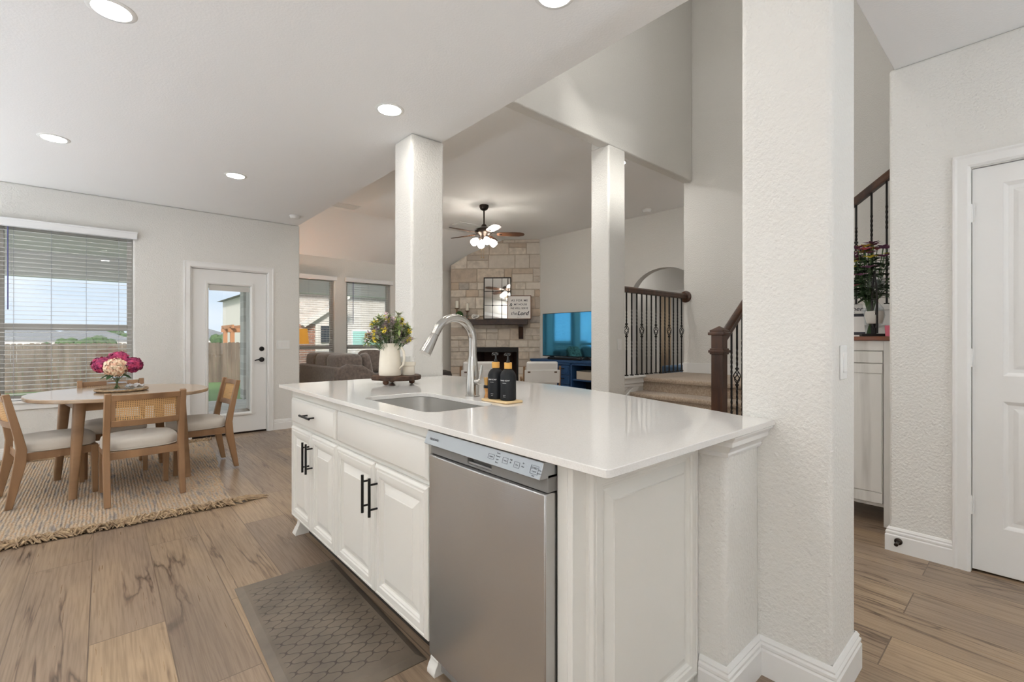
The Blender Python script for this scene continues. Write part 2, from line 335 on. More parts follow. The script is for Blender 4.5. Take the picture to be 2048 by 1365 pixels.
# ------------------------------------------------------------------ mesh helpers
class MB:
    def __init__(s): s.v = []; s.f = []; s.M = None; s.tone = None
    def add(s, vs, fs, tone=None):
        o = len(s.v)
        s.v += [tuple(s.M @ Vector(q)) if s.M is not None else tuple(q) for q in vs]
        s.f += [tuple(o + i for i in q) for q in fs]
        if tone is not None:
            if s.tone is None: s.tone = []
            s.tone += [tone] * len(fs)
        return s
    def box(s, x0, x1, y0, y1, z0, z1, tone=None):
        return s.add([(x0, y0, z0), (x1, y0, z0), (x1, y1, z0), (x0, y1, z0), (x0, y0, z1), (x1, y0, z1), (x1, y1, z1), (x0, y1, z1)],
                     [(0, 3, 2, 1), (4, 5, 6, 7), (0, 1, 5, 4), (1, 2, 6, 5), (2, 3, 7, 6), (3, 0, 4, 7)], tone)
    def prism(s, poly, z0, z1, axis='z'):
        n = len(poly)
        g = {'z': lambda a, b, c: (a, b, c), 'y': lambda a, b, c: (a, c, b), 'x': lambda a, b, c: (c, a, b)}[axis]
        return s.add([g(a, b, z0) for a, b in poly] + [g(a, b, z1) for a, b in poly],
                     [tuple(range(n))[::-1], tuple(range(n, 2 * n))] + [(i, (i + 1) % n, n + (i + 1) % n, n + i) for i in range(n)])
    def tube(s, pts, r, n=8, caps=True, flat=1.0):
        pts = [Vector(q) for q in pts]; m = len(pts)
        rs = [r] * m if isinstance(r, (int, float)) else list(r)
        vs = []; up = None
        for i, q in enumerate(pts):
            t = (pts[min(i + 1, m - 1)] - pts[max(i - 1, 0)]).normalized()
            if up is None:
                up = Vector((0, 0, 1)) if abs(t.z) < .9 else Vector((1, 0, 0))
            a = t.cross(up)
            if a.length < 1e-5: a = t.cross(Vector((0, 1, 0)))
            a.normalize(); b = a.cross(t).normalized(); up = b
            for k in range(n):
                th = 2 * pi * k / n
                vs.append(tuple(q + (a * cos(th) + b * (sin(th) * flat)) * rs[i]))
        fs = [(i * n + k, i * n + (k + 1) % n, (i + 1) * n + (k + 1) % n, (i + 1) * n + k) for i in range(m - 1) for k in range(n)]
        if caps: fs += [tuple(range(n))[::-1], tuple((m - 1) * n + k for k in range(n))]
        return s.add(vs, fs)
    def lathe(s, prof, c=(0, 0, 0), n=24, axis='z'):
        vs = []; fs = []; m = len(prof)
        for r, z in prof:
            for k in range(n):
                th = 2 * pi * k / n; a, b = r * cos(th), r * sin(th)
                q = {'z': (a, b, z), 'y': (a, z, b), 'x': (z, a, b)}[axis]
                vs.append((c[0] + q[0], c[1] + q[1], c[2] + q[2]))
        for i in range(m - 1):
            for k in range(n):
                fs.append((i * n + k, i * n + (k + 1) % n, (i + 1) * n + (k + 1) % n, (i + 1) * n + k))
        if prof[0][0] > 1e-6: fs.append(tuple(range(n))[::-1])
        if prof[-1][0] > 1e-6: fs.append(tuple((m - 1) * n + k for k in range(n)))
        return s.add(vs, fs)
    def ball(s, c, rx, ry=None, rz=None, n=12, e=1.0):
        ry = rx if ry is None else ry; rz = rx if rz is None else rz; h = n // 2
        pw = lambda x: math.copysign(abs(x) ** e, x)
        vs = []; fs = []
        for i in range(h + 1):
            ph = -pi / 2 + pi * i / h
            for k in range(n):
                th = 2 * pi * k / n
                vs.append((c[0] + rx * pw(cos(ph)) * pw(cos(th)), c[1] + ry * pw(cos(ph)) * pw(sin(th)), c[2] + rz * pw(sin(ph))))
        for i in range(h):
            for k in range(n):
                fs.append((i * n + k, i * n + (k + 1) % n, (i + 1) * n + (k + 1) % n, (i + 1) * n + k))
        return s.add(vs, fs)
    def sweep(s, prof, path, closed=False):
        """prof: (d, z) pairs, d offset to the LEFT of the 2D path direction; mitred corners; open profile"""
        P = [Vector(q) for q in path]; m = len(P); vs = []; k = len(prof)
        for i in range(m):
            a = P[i] - P[i - 1] if (i > 0 or closed) else P[1] - P[0]
            b = P[(i + 1) % m] - P[i] if (i < m - 1 or closed) else a
            if not (i > 0 or closed): a = b
            a = a.normalized(); b = b.normalized()
            na = Vector((-a.y, a.x)); nb = Vector((-b.y, b.x)); mm = (na + nb)
            mm = mm / max(.2, mm.dot(na)) if mm.length > 1e-6 else na
            for d, z in prof: vs.append((P[i].x + mm.x * d, P[i].y + mm.y * d, z))
        fs = []
        for i in range(m if closed else m - 1):
            j = (i + 1) % m
            for t in range(k - 1): fs.append((i * k + t, j * k + t, j * k + t + 1, i * k + t + 1))
        if not closed: fs += [tuple(range(k)), tuple((m - 1) * k + t for t in range(k))[::-1]]
        return s.add(vs, fs)
    def rings(s, w, h, loops, a0=0, b0=0, cap=True):
        """concentric rectangles on the plane c = depth (local a, b, c)"""
        vs = []; fs = []
        for ins, d in loops: vs += [(a0 + ins, b0 + ins, d), (a0 + w - ins, b0 + ins, d), (a0 + w - ins, b0 + h - ins, d), (a0 + ins, b0 + h - ins, d)]
        for i in range(len(loops) - 1):
            for k in range(4): fs.append((i * 4 + k, i * 4 + (k + 1) % 4, (i + 1) * 4 + (k + 1) % 4, (i + 1) * 4 + k))
        if cap: n = (len(loops) - 1) * 4; fs.append((n, n + 1, n + 2, n + 3))
        return s.add(vs, fs)
    def grid(s, A, B, solid, c0, c1, axis):
        """wall made of cells; axis: the thickness axis"""
        g = {'x': lambda a, b, c: (c, a, b), 'y': lambda a, b, c: (a, c, b), 'z': lambda a, b, c: (a, b, c)}[axis]
        nA, nB = len(A) - 1, len(B) - 1
        S_ = [[bool(solid((A[i] + A[i + 1]) / 2, (B[j] + B[j + 1]) / 2)) for j in range(nB)] for i in range(nA)]
        vid = {}; vs = []; fs = []
        def V(i, j, k):
            if (i, j, k) not in vid: vid[(i, j, k)] = len(vs); vs.append(g(A[i], B[j], (c0, c1)[k]))
            return vid[(i, j, k)]
        for i in range(nA):
            for j in range(nB):
                if not S_[i][j]: continue
                fs.append((V(i, j, 0), V(i, j + 1, 0), V(i + 1, j + 1, 0), V(i + 1, j, 0)))
                fs.append((V(i, j, 1), V(i + 1, j, 1), V(i + 1, j + 1, 1), V(i, j + 1, 1)))
                if i == 0 or not S_[i - 1][j]: fs.append((V(i, j, 0), V(i, j, 1), V(i, j + 1, 1), V(i, j + 1, 0)))
                if i == nA - 1 or not S_[i + 1][j]: fs.append((V(i + 1, j, 0), V(i + 1, j + 1, 0), V(i + 1, j + 1, 1), V(i + 1, j, 1)))
                if j == 0 or not S_[i][j - 1]: fs.append((V(i, j, 0), V(i + 1, j, 0), V(i + 1, j, 1), V(i, j, 1)))
                if j == nB - 1 or not S_[i][j + 1]: fs.append((V(i, j + 1, 0), V(i, j + 1, 1), V(i + 1, j + 1, 1), V(i + 1, j + 1, 0)))
        return s.add(vs, fs)
    def leaf(s, base, d, L, w, up=(0, 0, 1), bend=.25, n=3):
        d = Vector(d).normalized(); u = Vector(up); a = d.cross(u)
        if a.length < 1e-3: a = d.cross(Vector((1, 0, 0)))
        a.normalize(); nn = a.cross(d).normalized(); base = Vector(base); vs = []
        for i in range(n + 1):
            t = i / n; ww = w * sin(pi * min(.98, .12 + .88 * t)) * .5
            c = base + d * (L * t) - nn * (bend * L * t * t)
            vs += [tuple(c - a * ww), tuple(c + nn * ww * .25), tuple(c + a * ww)]
        fs = []
        for i in range(n):
            for k in range(2): fs.append((i * 3 + k, i * 3 + k + 1, i * 3 + k + 4, i * 3 + k + 3))
        return s.add(vs, fs)
    def build(s, name, m, parent=None, bevel=0, seg=2, ang=40, sub=0, off=None, flatshade=False, recalc=True):
        me = bpy.data.meshes.new(name)
        vs = s.v if off is None else [(a - off[0], b - off[1], c - off[2]) for a, b, c in s.v]
        me.from_pydata(vs, [], s.f)
        if s.tone is not None:
            at = me.attributes.new('tone', 'FLOAT_COLOR', 'FACE')
            for i, t in enumerate(s.tone): at.data[i].color = (t[0], t[1], 0, 1)
        if recalc:
            b = bmesh.new(); b.from_mesh(me); bmesh.ops.recalc_face_normals(b, faces=b.faces); b.to_mesh(me); b.free()
        if not flatshade:
            me.polygons.foreach_set('use_smooth', [True] * len(me.polygons)); me.set_sharp_from_angle(angle=R(ang))
        me.materials.append(MAT[m] if isinstance(m, str) else m)
        o = bpy.data.objects.new(name, me); C.objects.link(o)
        if parent is not None: o.parent = parent
        if bevel:
            q = o.modifiers.new('b', 'BEVEL'); q.width = bevel; q.segments = seg; q.limit_method = 'ANGLE'; q.angle_limit = R(35); q.harden_normals = False
        if sub: q = o.modifiers.new('s', 'SUBSURF'); q.levels = sub; q.render_levels = sub
        return o

def thing(name, label, cat, loc=(0, 0, 0), rz=0, group=None):
    o = bpy.data.objects.new(name, None); C.objects.link(o); o.empty_display_size = .1
    o.location = loc; o.rotation_euler = (0, 0, rz); o['label'] = label; o['category'] = cat
    if group: o['group'] = group
    return o
def tag(o, label, cat, group=None):
    o['label'] = label; o['category'] = cat
    if group: o['group'] = group
    return o
def struct(o, label=None):
    o['kind'] = 'structure'
    if label: o['label'] = label
    return o
def dup(root, loc, rz, label=None, group=None):
    r = root.copy(); C.objects.link(r); r.location = loc; r.rotation_euler = (0, 0, rz)
    if label: r['label'] = label
    if group: r['group'] = group
    def kids(src, dst):
        for ch in [o for o in C.objects if o.parent == src]:
            c = ch.copy(); C.objects.link(c); c.parent = dst; kids(ch, c)
    kids(root, r)
    return r
def text(s, size, mt, name, parent=None, M=None, depth=.0004, align='CENTER', shear=0, bold=0, warp=None, space=1.0):
    cu = bpy.data.curves.new('t', 'FONT'); cu.body = s; cu.size = size; cu.extrude = depth; cu.align_x = align; cu.align_y = 'CENTER'; cu.shear = shear; cu.offset = bold
    cu.resolution_u = 3; cu.space_character = space
    t = bpy.data.objects.new('t', cu); C.objects.link(t)
    dg = bpy.context.evaluated_depsgraph_get(); me = bpy.data.meshes.new_from_object(t.evaluated_get(dg))
    bpy.data.objects.remove(t); bpy.data.curves.remove(cu)
    for v in me.vertices:
        p = v.co.copy()
        if warp: p = warp(p)
        v.co = (M @ p) if M is not None else p
    me.name = name; me.materials.clear(); me.materials.append(MAT[mt])
    o = bpy.data.objects.new(name, me); C.objects.link(o)
    if parent is not None: o.parent = parent
    return o
def frame(origin, a, b, c):            # matrix whose columns are the local a, b, c axes
    a, b, c = Vector(a), Vector(b), Vector(c)
    return Matrix(((a.x, b.x, c.x, origin[0]), (a.y, b.y, c.y, origin[1]), (a.z, b.z, c.z, origin[2]), (0, 0, 0, 1)))

# ------------------------------------------------------------------ the shell
HC = 2.72            # kitchen ceiling
LC = 3.35            # living room flat ceiling
struct(MB().box(-3.3, 12.2, -3.1, 9.0, -.12, 0).build('floor', 'plank_floor'))
def wall(name, A, B, solid, c0, c1, axis, m='wall_paint', bevel=.018):
    return struct(MB().grid(A, B, solid, c0, c1, axis).build(name, m, bevel=bevel, seg=3))
inside = lambda a, b, r: r[0] < a < r[1] and r[2] < b < r[3]
W1 = (-.78, .25, .58, 2.33); D1 = (.78, 1.605, -1, 2.045)
wall('wall_dining', [-3.3, W1[0], W1[1], D1[0], D1[1], 2.0], [0, W1[2], D1[3], W1[3], HC], lambda a, b: not inside(a, b, W1) and not inside(a, b, D1), 6.63, 6.79, 'y')
LW = [(2.38, 3.29, .6, 2.33), (3.53, 4.44, .6, 2.33), (4.68, 5.59, .6, 2.33)]
wall('wall_living_back', [1.84, 2.38, 3.29, 3.53, 4.44, 4.68, 5.59, 7.3], [0, .6, 2.33, 2.75], lambda a, b: not any(inside(a, b, w) for w in LW), 8.85, 9.0, 'y')
wall('wall_living_return', [6.79, 8.85], [0, 3.5], lambda a, b: True, 1.84, 2.0, 'x')
K1 = (-1.2, .4, 1.05, 2.2); K2 = (3.4, 6.1, .6, 2.33)
wall('wall_kitchen_side', [-3.1, -1.2, .4, 3.4, 6.1, 6.63], [0, .6, 1.05, 2.2, 2.33, HC], lambda a, b: not inside(a, b, K1) and not inside(a, b, K2), -3.3, -3.15, 'x')
wall('wall_kitchen_back', [-3.15, 3.36], [0, HC], lambda a, b: True, -3.1, -2.95, 'y')
D2 = (-.57, .243, -1, 2.078)
wall('wall_hall', [-2.95, D2[0], D2[1], .575], [0, D2[3], HC], lambda a, b: not inside(a, b, D2), 3.36, 3.5, 'x', bevel=.012)
wall('wall_hall_return', [3.5, 4.55], [0, 5.6], lambda a, b: True, .44, .575, 'y')
wall('wall_stairs', [-1.2, 3.07], [0, 5.6], lambda a, b: True, 5.65, 5.77, 'x')
wall('wall_stairs_end', [4.55, 5.65], [0, 5.6], lambda a, b: True, -1.2, -1.05, 'y')
wall('wall_stairs_inner', [-1.05, .44], [0, 5.6], lambda a, b: True, 4.43, 4.55, 'x')
wall('wall_stairwell_front', [1.98, 5.65], [3.2, 5.6], lambda a, b: True, 2.95, 3.07, 'y', bevel=.015)
UW = (2.15, 3.3, 3.9, 5.3)
wall('wall_stairwell_rear', [1.84, 2.15, 3.3, 4.43], [HC + .12, 3.9, 5.3, 5.6], lambda a, b: not inside(a, b, UW), .43, .555, 'y')
wall('wall_stairwell_side', [.555, 2.95], [HC + .12, 5.6], lambda a, b: True, 1.84, 1.98, 'x')
wall('wall_living_header', [2.95, 6.79], [HC + .12, 3.5], lambda a, b: True, 1.84, 1.98, 'x')
# the wall beyond the living room, with the arched opening
def arch_wall():
    y0, y1, zs = 3.6, 4.87, 1.93; cy = (y0 + y1) / 2; ra = (y1 - y0) / 2; hz = 2.40 - zs
    arc = [(cy + ra * cos(t), zs + hz * sin(t)) for t in [pi * k / 28 for k in range(29)]]
    mb = MB(); X0, X1 = 7.12, 7.27
    mb.box(X0, X1, 1.4, y0, 0, 3.5); mb.box(X0, X1, y1, 9.0, 0, 3.5)
    for i in range(28):
        (a, za), (b, zb) = arc[i], arc[i + 1]
        mb.add([(X0, a, za), (X0, b, zb), (X0, b, 3.5), (X0, a, 3.5), (X1, a, za), (X1, b, zb), (X1, b, 3.5), (X1, a, 3.5)],
               [(0, 1, 2, 3), (7, 6, 5, 4), (0, 4, 5, 1), (3, 2, 6, 7)])
    o = struct(mb.build('wall_living_side', 'wall_paint', recalc=False, ang=30)); return o
arch_wall()
ceil = MB().grid([-3.3, 1.98, 3.5], [-3.1, .555, 6.79], lambda a, b: a < 1.98 or b < .555, HC, HC + .12, 'z')
struct(ceil.build('ceiling', 'ceiling_paint', bevel=.004))
mb = MB().box(1.98, 7.3, 3.0, 7.75, LC, LC + .12); mb.box(5.7, 7.3, 1.3, 3.0, LC, LC + .12)
struct(mb.build('ceiling_living', 'ceiling_paint'))
mb = MB(); mb.prism([(7.75, LC), (8.9, LC - 1.15 * (LC - 2.72) / 1.1), (9.0, LC + .12), (7.75, LC + .12)], 1.9, 7.3, 'x')
struct(mb.build('ceiling_living_slope', 'ceiling_paint', flatshade=True))
struct(MB().box(1.84, 5.8, -1.2, 3.07, 5.6, 5.72).build('ceiling_stairwell', 'ceiling_paint'))
# pillars and the low wall behind the island
struct(MB().box(1.78, 2.06, .45, .74, 0, HC).build('pillar_near', 'wall_paint', bevel=.02, seg=4))
struct(MB().box(1.71, 1.99, 3.07, 3.34, 0, HC).build('pillar_far', 'wall_paint', bevel=.02, seg=4))
struct(MB().box(3.92, 4.21, 2.952, 3.19, 0, 3.21).box(3.92, 4.21, 3.075, 3.19, 3.2, LC).build('pillar_stair', 'wall_paint', bevel=.02, seg=4))
struct(MB().box(1.52, 1.785, .677, 3.07, 0, .893).build('wall_island', 'wall_paint', bevel=.02, seg=4))
# hall behind the arch and the bedroom past it
BD = (4.2, 5.1, -1, 2.06)
wall('wall_bedroom_front', [1.3, 4.2, 5.1, 7.0], [0, 2.06, 2.75], lambda a, b: not inside(a, b, BD), 8.3, 8.42, 'x', bevel=0)
mb = MB().box(7.27, 8.3, 1.3, 1.42, 0, 2.75); mb.box(7.27, 8.3, 6.3, 6.42, 0, 2.75); struct(mb.build('wall_passage', 'wall_paint'))
wall('wall_bedroom_back', [1.3, 7.0], [0, 2.75], lambda a, b: True, 12.0, 12.15, 'x', bevel=0)
BW = (9.3, 11.3, .7, 2.2)
wall('wall_bedroom_side', [8.42, 9.3, 11.3, 12.0], [0, .7, 2.2, 2.75], lambda a, b: not inside(a, b, BW), 6.88, 7.0, 'y', bevel=0)
wall('wall_bedroom_other', [8.42, 12.0], [0, 2.75], lambda a, b: True, 1.3, 1.42, 'y', bevel=0)
struct(MB().box(7.25, 12.15, 1.3, 7.0, 2.70, 2.8).build('ceiling_bedroom', 'ceiling_paint'))

# ------------------------------------------------------------------ baseboards, casings
BB = [(0, 0), (.017, 0), (.017, .088), (.012, .094), (.015, .100), (.015, .108), (.009, .114), (.011, .121), (.004, .132), (0, .133)]
def base(name, path, closed=False): return struct(MB().sweep(BB, path, closed).build(name, 'trim_white', ang=25))
base('baseboard_island', [(1.52, .765), (1.52, .677), (1.78, .677), (1.78, .45), (2.06, .45), (2.06, .74), (1.79, .74), (1.79, 3.07), (1.99, 3.07), (1.99, 3.34), (1.71, 3.34), (1.71, 3.15)][::-1])
base('baseboard_hall', [(3.36, .31), (3.36, .575), (3.7, .575)])
base('baseboard_hall_back', [(3.36, -2.9), (3.36, -.645)])
base('baseboard_dining', [(2.0, 8.8), (2.0, 6.63), (1.675, 6.63)])
base('baseboard_dining_window', [(.712, 6.63), (-3.15, 6.63), (-3.15, -2.95), (3.36, -2.95)])
base('baseboard_living', [(7.12, 6.9), (7.12, 4.87)])
base('baseboard_stairs', [(3.92, 3.19), (3.92, 2.95), (4.21, 2.95), (4.21, 3.19)])
CS = [(0, 0), (0, .012), (.012, .02), (.05, .016), (.06, .02), (.068, .018), (.072, 0)]
def casing(name, o0, a, c, w, h, parent=None):
    """door casing around an opening of width w and height h; o0 lower corner, a across, c out of the wall"""
    mb = MB(); mb.M = frame(o0, a, (0, 0, 1), c)
    mb.sweep([(d, z) for d, z in CS], [(w, 0), (w, h), (0, h), (0, 0)][::-1])
    return mb.build(name, 'trim_white', parent, ang=25)
struct(casing('trim_1', (D1[0], 6.63, 0), (1, 0, 0), (0, -1, 0), D1[1] - D1[0], D1[3]))
struct(casing('trim_2', (3.36, D2[1], 0), (0, -1, 0), (-1, 0, 0), D2[1] - D2[0], D2[3]))
struct(casing('trim_3', (8.3, 5.1, 0), (0, -1, 0), (-1, 0, 0), .9, 2.06))

# ------------------------------------------------------------------ windows
def window(n, x0, x1, z0, z1, y, sgn=1, mid=.5, axis='y', sill=True):
    """sgn +1: outside is +axis"""
    g = lambda mb: mb
    M = None if axis == 'y' else frame((y, 0, 0), (0, 1, 0), (0, 0, 1), (1, 0, 0))
    yy = y + sgn * .085; t = .05
    def bx(mb, a, b, c0, c1, e, f):
        if axis == 'y': mb.box(a, b, min(c0, c1), max(c0, c1), e, f)
        else: mb.box(min(c0, c1), max(c0, c1), a, b, e, f)
    mb = MB(); d0, d1 = yy, yy + sgn * .05
    bx(mb, x0, x0 + t, d0, d1, z0, z1); bx(mb, x1 - t, x1, d0, d1, z0, z1); bx(mb, x0 + t, x1 - t, d0, d1, z1 - t, z1); bx(mb, x0 + t, x1 - t, d0, d1, z0, z0 + t)
    zm = z0 + (z1 - z0) * mid; bx(mb, x0 + t, x1 - t, d0 - sgn * .01, d1, zm - .034, zm + .034)
    w = struct(mb.build('window_%d' % n, 'vinyl', bevel=.003))
    p = MB(); bx(p, x0 + t, x1 - t, yy + sgn * .022, yy + sgn * .028, z0 + t, z1 - t); p.build('pane', 'window_glass', w)
    if sill:
        q = MB(); bx(q, x0 - .05, x1 + .05, y + sgn * .08, y - sgn * .035, z0 - .02, z0 + .004); bx(q, x0 - .03, x1 + .03, y - sgn * .001, y - sgn * .016, z0 - .085, z0 - .02)
        q.build('window_sill', 'trim_white', w, bevel=.004)
    return w
window(1, *W1, 6.63, mid=.42)
for k, w in enumerate(LW): window(2 + k, *w, 8.85, mid=.25)
window(5, K1[0], K1[1], K1[2], K1[3], -3.15, -1, axis='x'); window(6, K2[0], K2[1], K2[2], K2[3], -3.15, -1, axis='x')  # both out of view, added for daylight from the kitchen side
window(7, UW[0], UW[1], UW[2], UW[3], .555, -1); window(8, BW[0], BW[1], BW[2], BW[3], 6.88, 1)

def blind(name, label, x0, x1, zt, zb, y, vz, tilt, pitch=.0435, vl=(.035, .035), wand=None):
    t = thing(name, label, 'blind', ((x0 + x1) / 2, y, zt), 0, 'white window blinds'); off = t.location
    mb = MB().box(x0 - vl[0], x1 + vl[1], y - .062, y - .002, vz, vz + .078); mb.box(x0 - vl[0] - .004, x1 + vl[1] + .004, y - .066, y - .002, vz + .060, vz + .078); mb.build('valance', 'blind_white', t, bevel=.004, off=off)
    s = MB(); z = zt - .03; yc = y + .04; hw = .024; ct, st = cos(tilt), sin(tilt)
    while z > zb + .04:
        a = [(x0 + .012, yc - hw * ct, z - hw * st), (x1 - .012, yc - hw * ct, z - hw * st), (x1 - .012, yc + hw * ct, z + hw * st), (x0 + .012, yc + hw * ct, z + hw * st)]
        s.add(a + [(p, q, r + .0028) for p, q, r in a], [(0, 1, 2, 3), (7, 6, 5, 4), (0, 4, 5, 1), (1, 5, 6, 2), (2, 6, 7, 3), (3, 7, 4, 0)]); z -= pitch
    s.build('slats', 'blind_white', t, off=off, flatshade=True)
    MB().box(x0 + .012, x1 - .012, yc - .024, yc + .024, zb + .008, zb + .026).build('bottom_rail', 'blind_white', t, bevel=.004, off=off)
    n = 4 if x1 - x0 > 1 else 3
    for k in range(n):
        xx = x0 + .12 + (x1 - x0 - .24) * k / (n - 1)
        c = MB()
        for dy in (-.026, .026): c.tube([(xx, yc + dy, zt), (xx, yc + dy, zb + .02)], .0011, 4)
        c.build('ladder_cord', 'cord', t, off=off)
    if wand:
        MB().tube([(x0 + wand, y + .004, zt - .02), (x0 + wand, y + .004, zt - .85)], .0055, 6).build('wand', 'wand', t, off=off)
blind('window_blind', 'wide white slatted blind in the dining window behind the round table', W1[0], W1[1], W1[3], W1[2], 6.63, 2.288, .06, wand=.085)
blind('window_blind', 'narrow white blind in the living room window nearest the yellow lamp shade', *LW[0][:2], 2.33, .6, 8.85, 2.29, .10)
blind('window_blind', 'narrow white blind in the living room window just above the flower jug', *LW[1][:2], 2.33, .6, 8.85, 2.29, .10, wand=.13)

# ------------------------------------------------------------------ doors
HG = [(.0, .0)]
def hinge(mb, o, a, c):
    mb.M = frame(o, a, (0, 0, 1), c); mb.box(-.012, .012, -.045, .045, -.002, .003); mb.tube([(0, -.047, .006), (0, .047, .006)], .007, 8); mb.M = None
def patio_door():
    x0, x1, z0, z1 = .792, 1.594, .022, 2.034; y = 6.655; g0, g1, h0, h1 = .955, 1.415, .262, 1.86
    mb = MB().grid([x0, g0, g1, x1], [z0, h0, h1, z1], lambda a, b: not inside(a, b, (g0, g1, h0, h1)), y, y + .044, 'y')
    d = struct(mb.build('door_1', 'trim_white', bevel=.002))
    m = MB(); m.M = frame((g0 - .03, y, h0 - .03), (1, 0, 0), (0, 0, 1), (0, -1, 0))
    w, h = g1 - g0 + .06, h1 - h0 + .06
    m.rings(w, h, [(0, 0), (.002, .012), (.02, .014), (.032, .006), (.036, -.01), (.036, -.03)], cap=False); m.build('glazing_frame', 'trim_white', d, ang=25)
    MB().box(g0 + .004, g1 - .004, y + .02, y + .026, h0 + .004, h1 - .004).build('pane', 'window_glass', d)
    MB().box(g0 + .012, g1 - .012, y + .012, y + .02, h1 - .075, h1 - .01).build('raised_blind', 'vinyl', d)
    m = MB().lathe([(0, -.020), (.024, -.018), (.03, -.006), (.031, 0)], (1.541, y, 1.063), 20, 'y'); m.build('deadbolt', 'black_metal', d)
    m = MB().lathe([(0, -.016), (.026, -.014), (.031, -.004), (.032, 0)], (1.541, y, .925), 20, 'y'); m.lathe([(.011, -.05), (.011, 0)], (1.541, y, .925), 12, 'y')
    m.tube([(1.541, y - .048, .925), (1.49, y - .05, .927), (1.45, y - .046, .917)], [.011, .009, .006], 8); m.build('door_handle', 'black_metal', d)
    m = MB()
    for z in (1.83, 1.06, .25): hinge(m, (x0 - .004, y - .002, z), (1, 0, 0), (0, -1, 0))
    m.build('hinge', 'white_plastic', d)
    struct(MB().box(D1[0], D1[1], 6.66, 6.79, 0.0, .02).build('trim_4', 'bronze'))
    j = MB(); j.box(D1[0] - .001, x0 - .002, 6.631, 6.78, 0, 2.045); j.box(x1 + .002, D1[1] + .001, 6.631, 6.78, 0, 2.045); j.box(D1[0], D1[1], 6.631, 6.78, z1 + .003, 2.046); struct(j.build('trim_5', 'trim_white'))
patio_door()
def hall_door():
    y1 = .240; y0 = y1 - .806; z0, z1 = .012, 2.072; x = 3.375; w = y1 - y0; h = z1 - z0
    M = frame((x, y1, z0), (0, -1, 0), (0, 0, 1), (-1, 0, 0))
    P = [(.112, .235, w - .112, .87), (.112, 1.0, w - .112, 1.965)]
    mb = MB(); mb.M = M
    mb.grid([0, .112, w - .112, w], [0, .235, .87, 1.0, 1.965, h], lambda a, b: not any(p[0] < a < p[2] and p[1] < b < p[3] for p in P), -.035, 0, 'z')
    for p in P: mb.rings(p[2] - p[0], p[3] - p[1], [(0, 0), (.006, -.003), (.016, -.013), (.034, -.014), (.05, -.006), (.062, -.004)], p[0], p[1])
    d = struct(mb.build('door_2', 'trim_white', bevel=.0015, ang=22))
    for z in (1.843, 1.10, .345):
        m = MB(); hinge(m, (3.362, y1 + .003, z), (0, 1, 0), (-1, 0, 0)); m.build('hinge', 'white_plastic', d)
    j = MB(); j.box(3.361, 3.49, y1 + .002, .2435, 0, 2.079); j.box(3.361, 3.49, -.571, y0 - .002, 0, 2.079); j.box(3.361, 3.49, -.57, .243, z1 + .003, 2.079); struct(j.build('trim_6', 'trim_white'))
    k = MB().box(3.49, 3.6, -.6, .3, 0, 2.1); struct(k.build('wall_closet', 'navy_dark'))
hall_door()

# ------------------------------------------------------------------ recessed lights, other ceiling fittings, added fill lamps
def can(first=[None], loc=(0, 0), label=''):
    if first[0] is None:
        t = thing('recessed_light', label, 'light', (*loc, HC), 0, 'recessed ceiling lights'); first[0] = t
        MB().lathe([(.070, -.001), (.074, -.006), (.090, -.005), (.095, -.0005)], n=32).build('trim_ring', 'white_plastic', t)
        MB().lathe([(.0, -.0035), (.071, -.0035), (.071, -.0005), (0, -.0005)], n=32).build('lens', 'lens', t)
        return t
    return dup(first[0], (*loc, HC), 0, label)
CANS = [((.03, 2.84), 'recessed ceiling light above the kitchen floor mat, nearest the camera'), ((-.28, 4.95), 'recessed ceiling light above the woven back chair at the window end of the table'),
        ((.93, 4.97), 'recessed ceiling light between the round table and the patio door'), ((1.43, 2.86), 'recessed ceiling light beside the square column at the end of the island'),
        ((1.5, 1.42), 'recessed ceiling light over the island near the faucet')]
for p, l in CANS: can(loc=p, label=l)
for p in ((.03, 1.42), (-1.45, 2.84), (-1.45, 1.42), (-1.45, -.2), (2.75, -1.2), (-1.75, 4.95)):  # unseen lights added to brighten the kitchen
    can(loc=p, label='added recessed ceiling light over the unseen rear of the kitchen, one of a grid')
t = thing('smoke_detector', 'round white smoke detector on the ceiling near the patio door', 'smoke detector', (1.79, 6.12, HC))
MB().lathe([(.062, 0), (.062, -.012), (.056, -.016), (.05, -.034), (.03, -.04), (0, -.04)], n=28).build('body', 'white_plastic', t)
t = thing('smoke_detector', 'small white smoke detector on the grey ceiling above the arched opening', 'smoke detector', (6.82, 4.36, LC))
MB().lathe([(.075, 0), (.075, -.015), (.07, -.02), (.06, -.05), (.03, -.055), (0, -.055)], n=28).build('body', 'white_plastic', t)
for p in ((2.3, 3.9), (4.1, 7.1), (2.6, 3.3), (4.75, 3.42)):  # hidden lights added to brighten the living room walls
    o = thing('recessed_light', 'added recessed ceiling light brightening the living room, out of sight behind the columns', 'light', (*p, LC), 0, 'added ceiling lights of the living room')
    MB().lathe([(.070, -.001), (.074, -.006), (.090, -.005), (.095, -.0005)], n=32).build('trim_ring', 'white_plastic', o); MB().lathe([(.0, -.0035), (.071, -.0035), (.071, -.0005), (0, -.0005)], n=32).build('lens', 'lens_high', o)
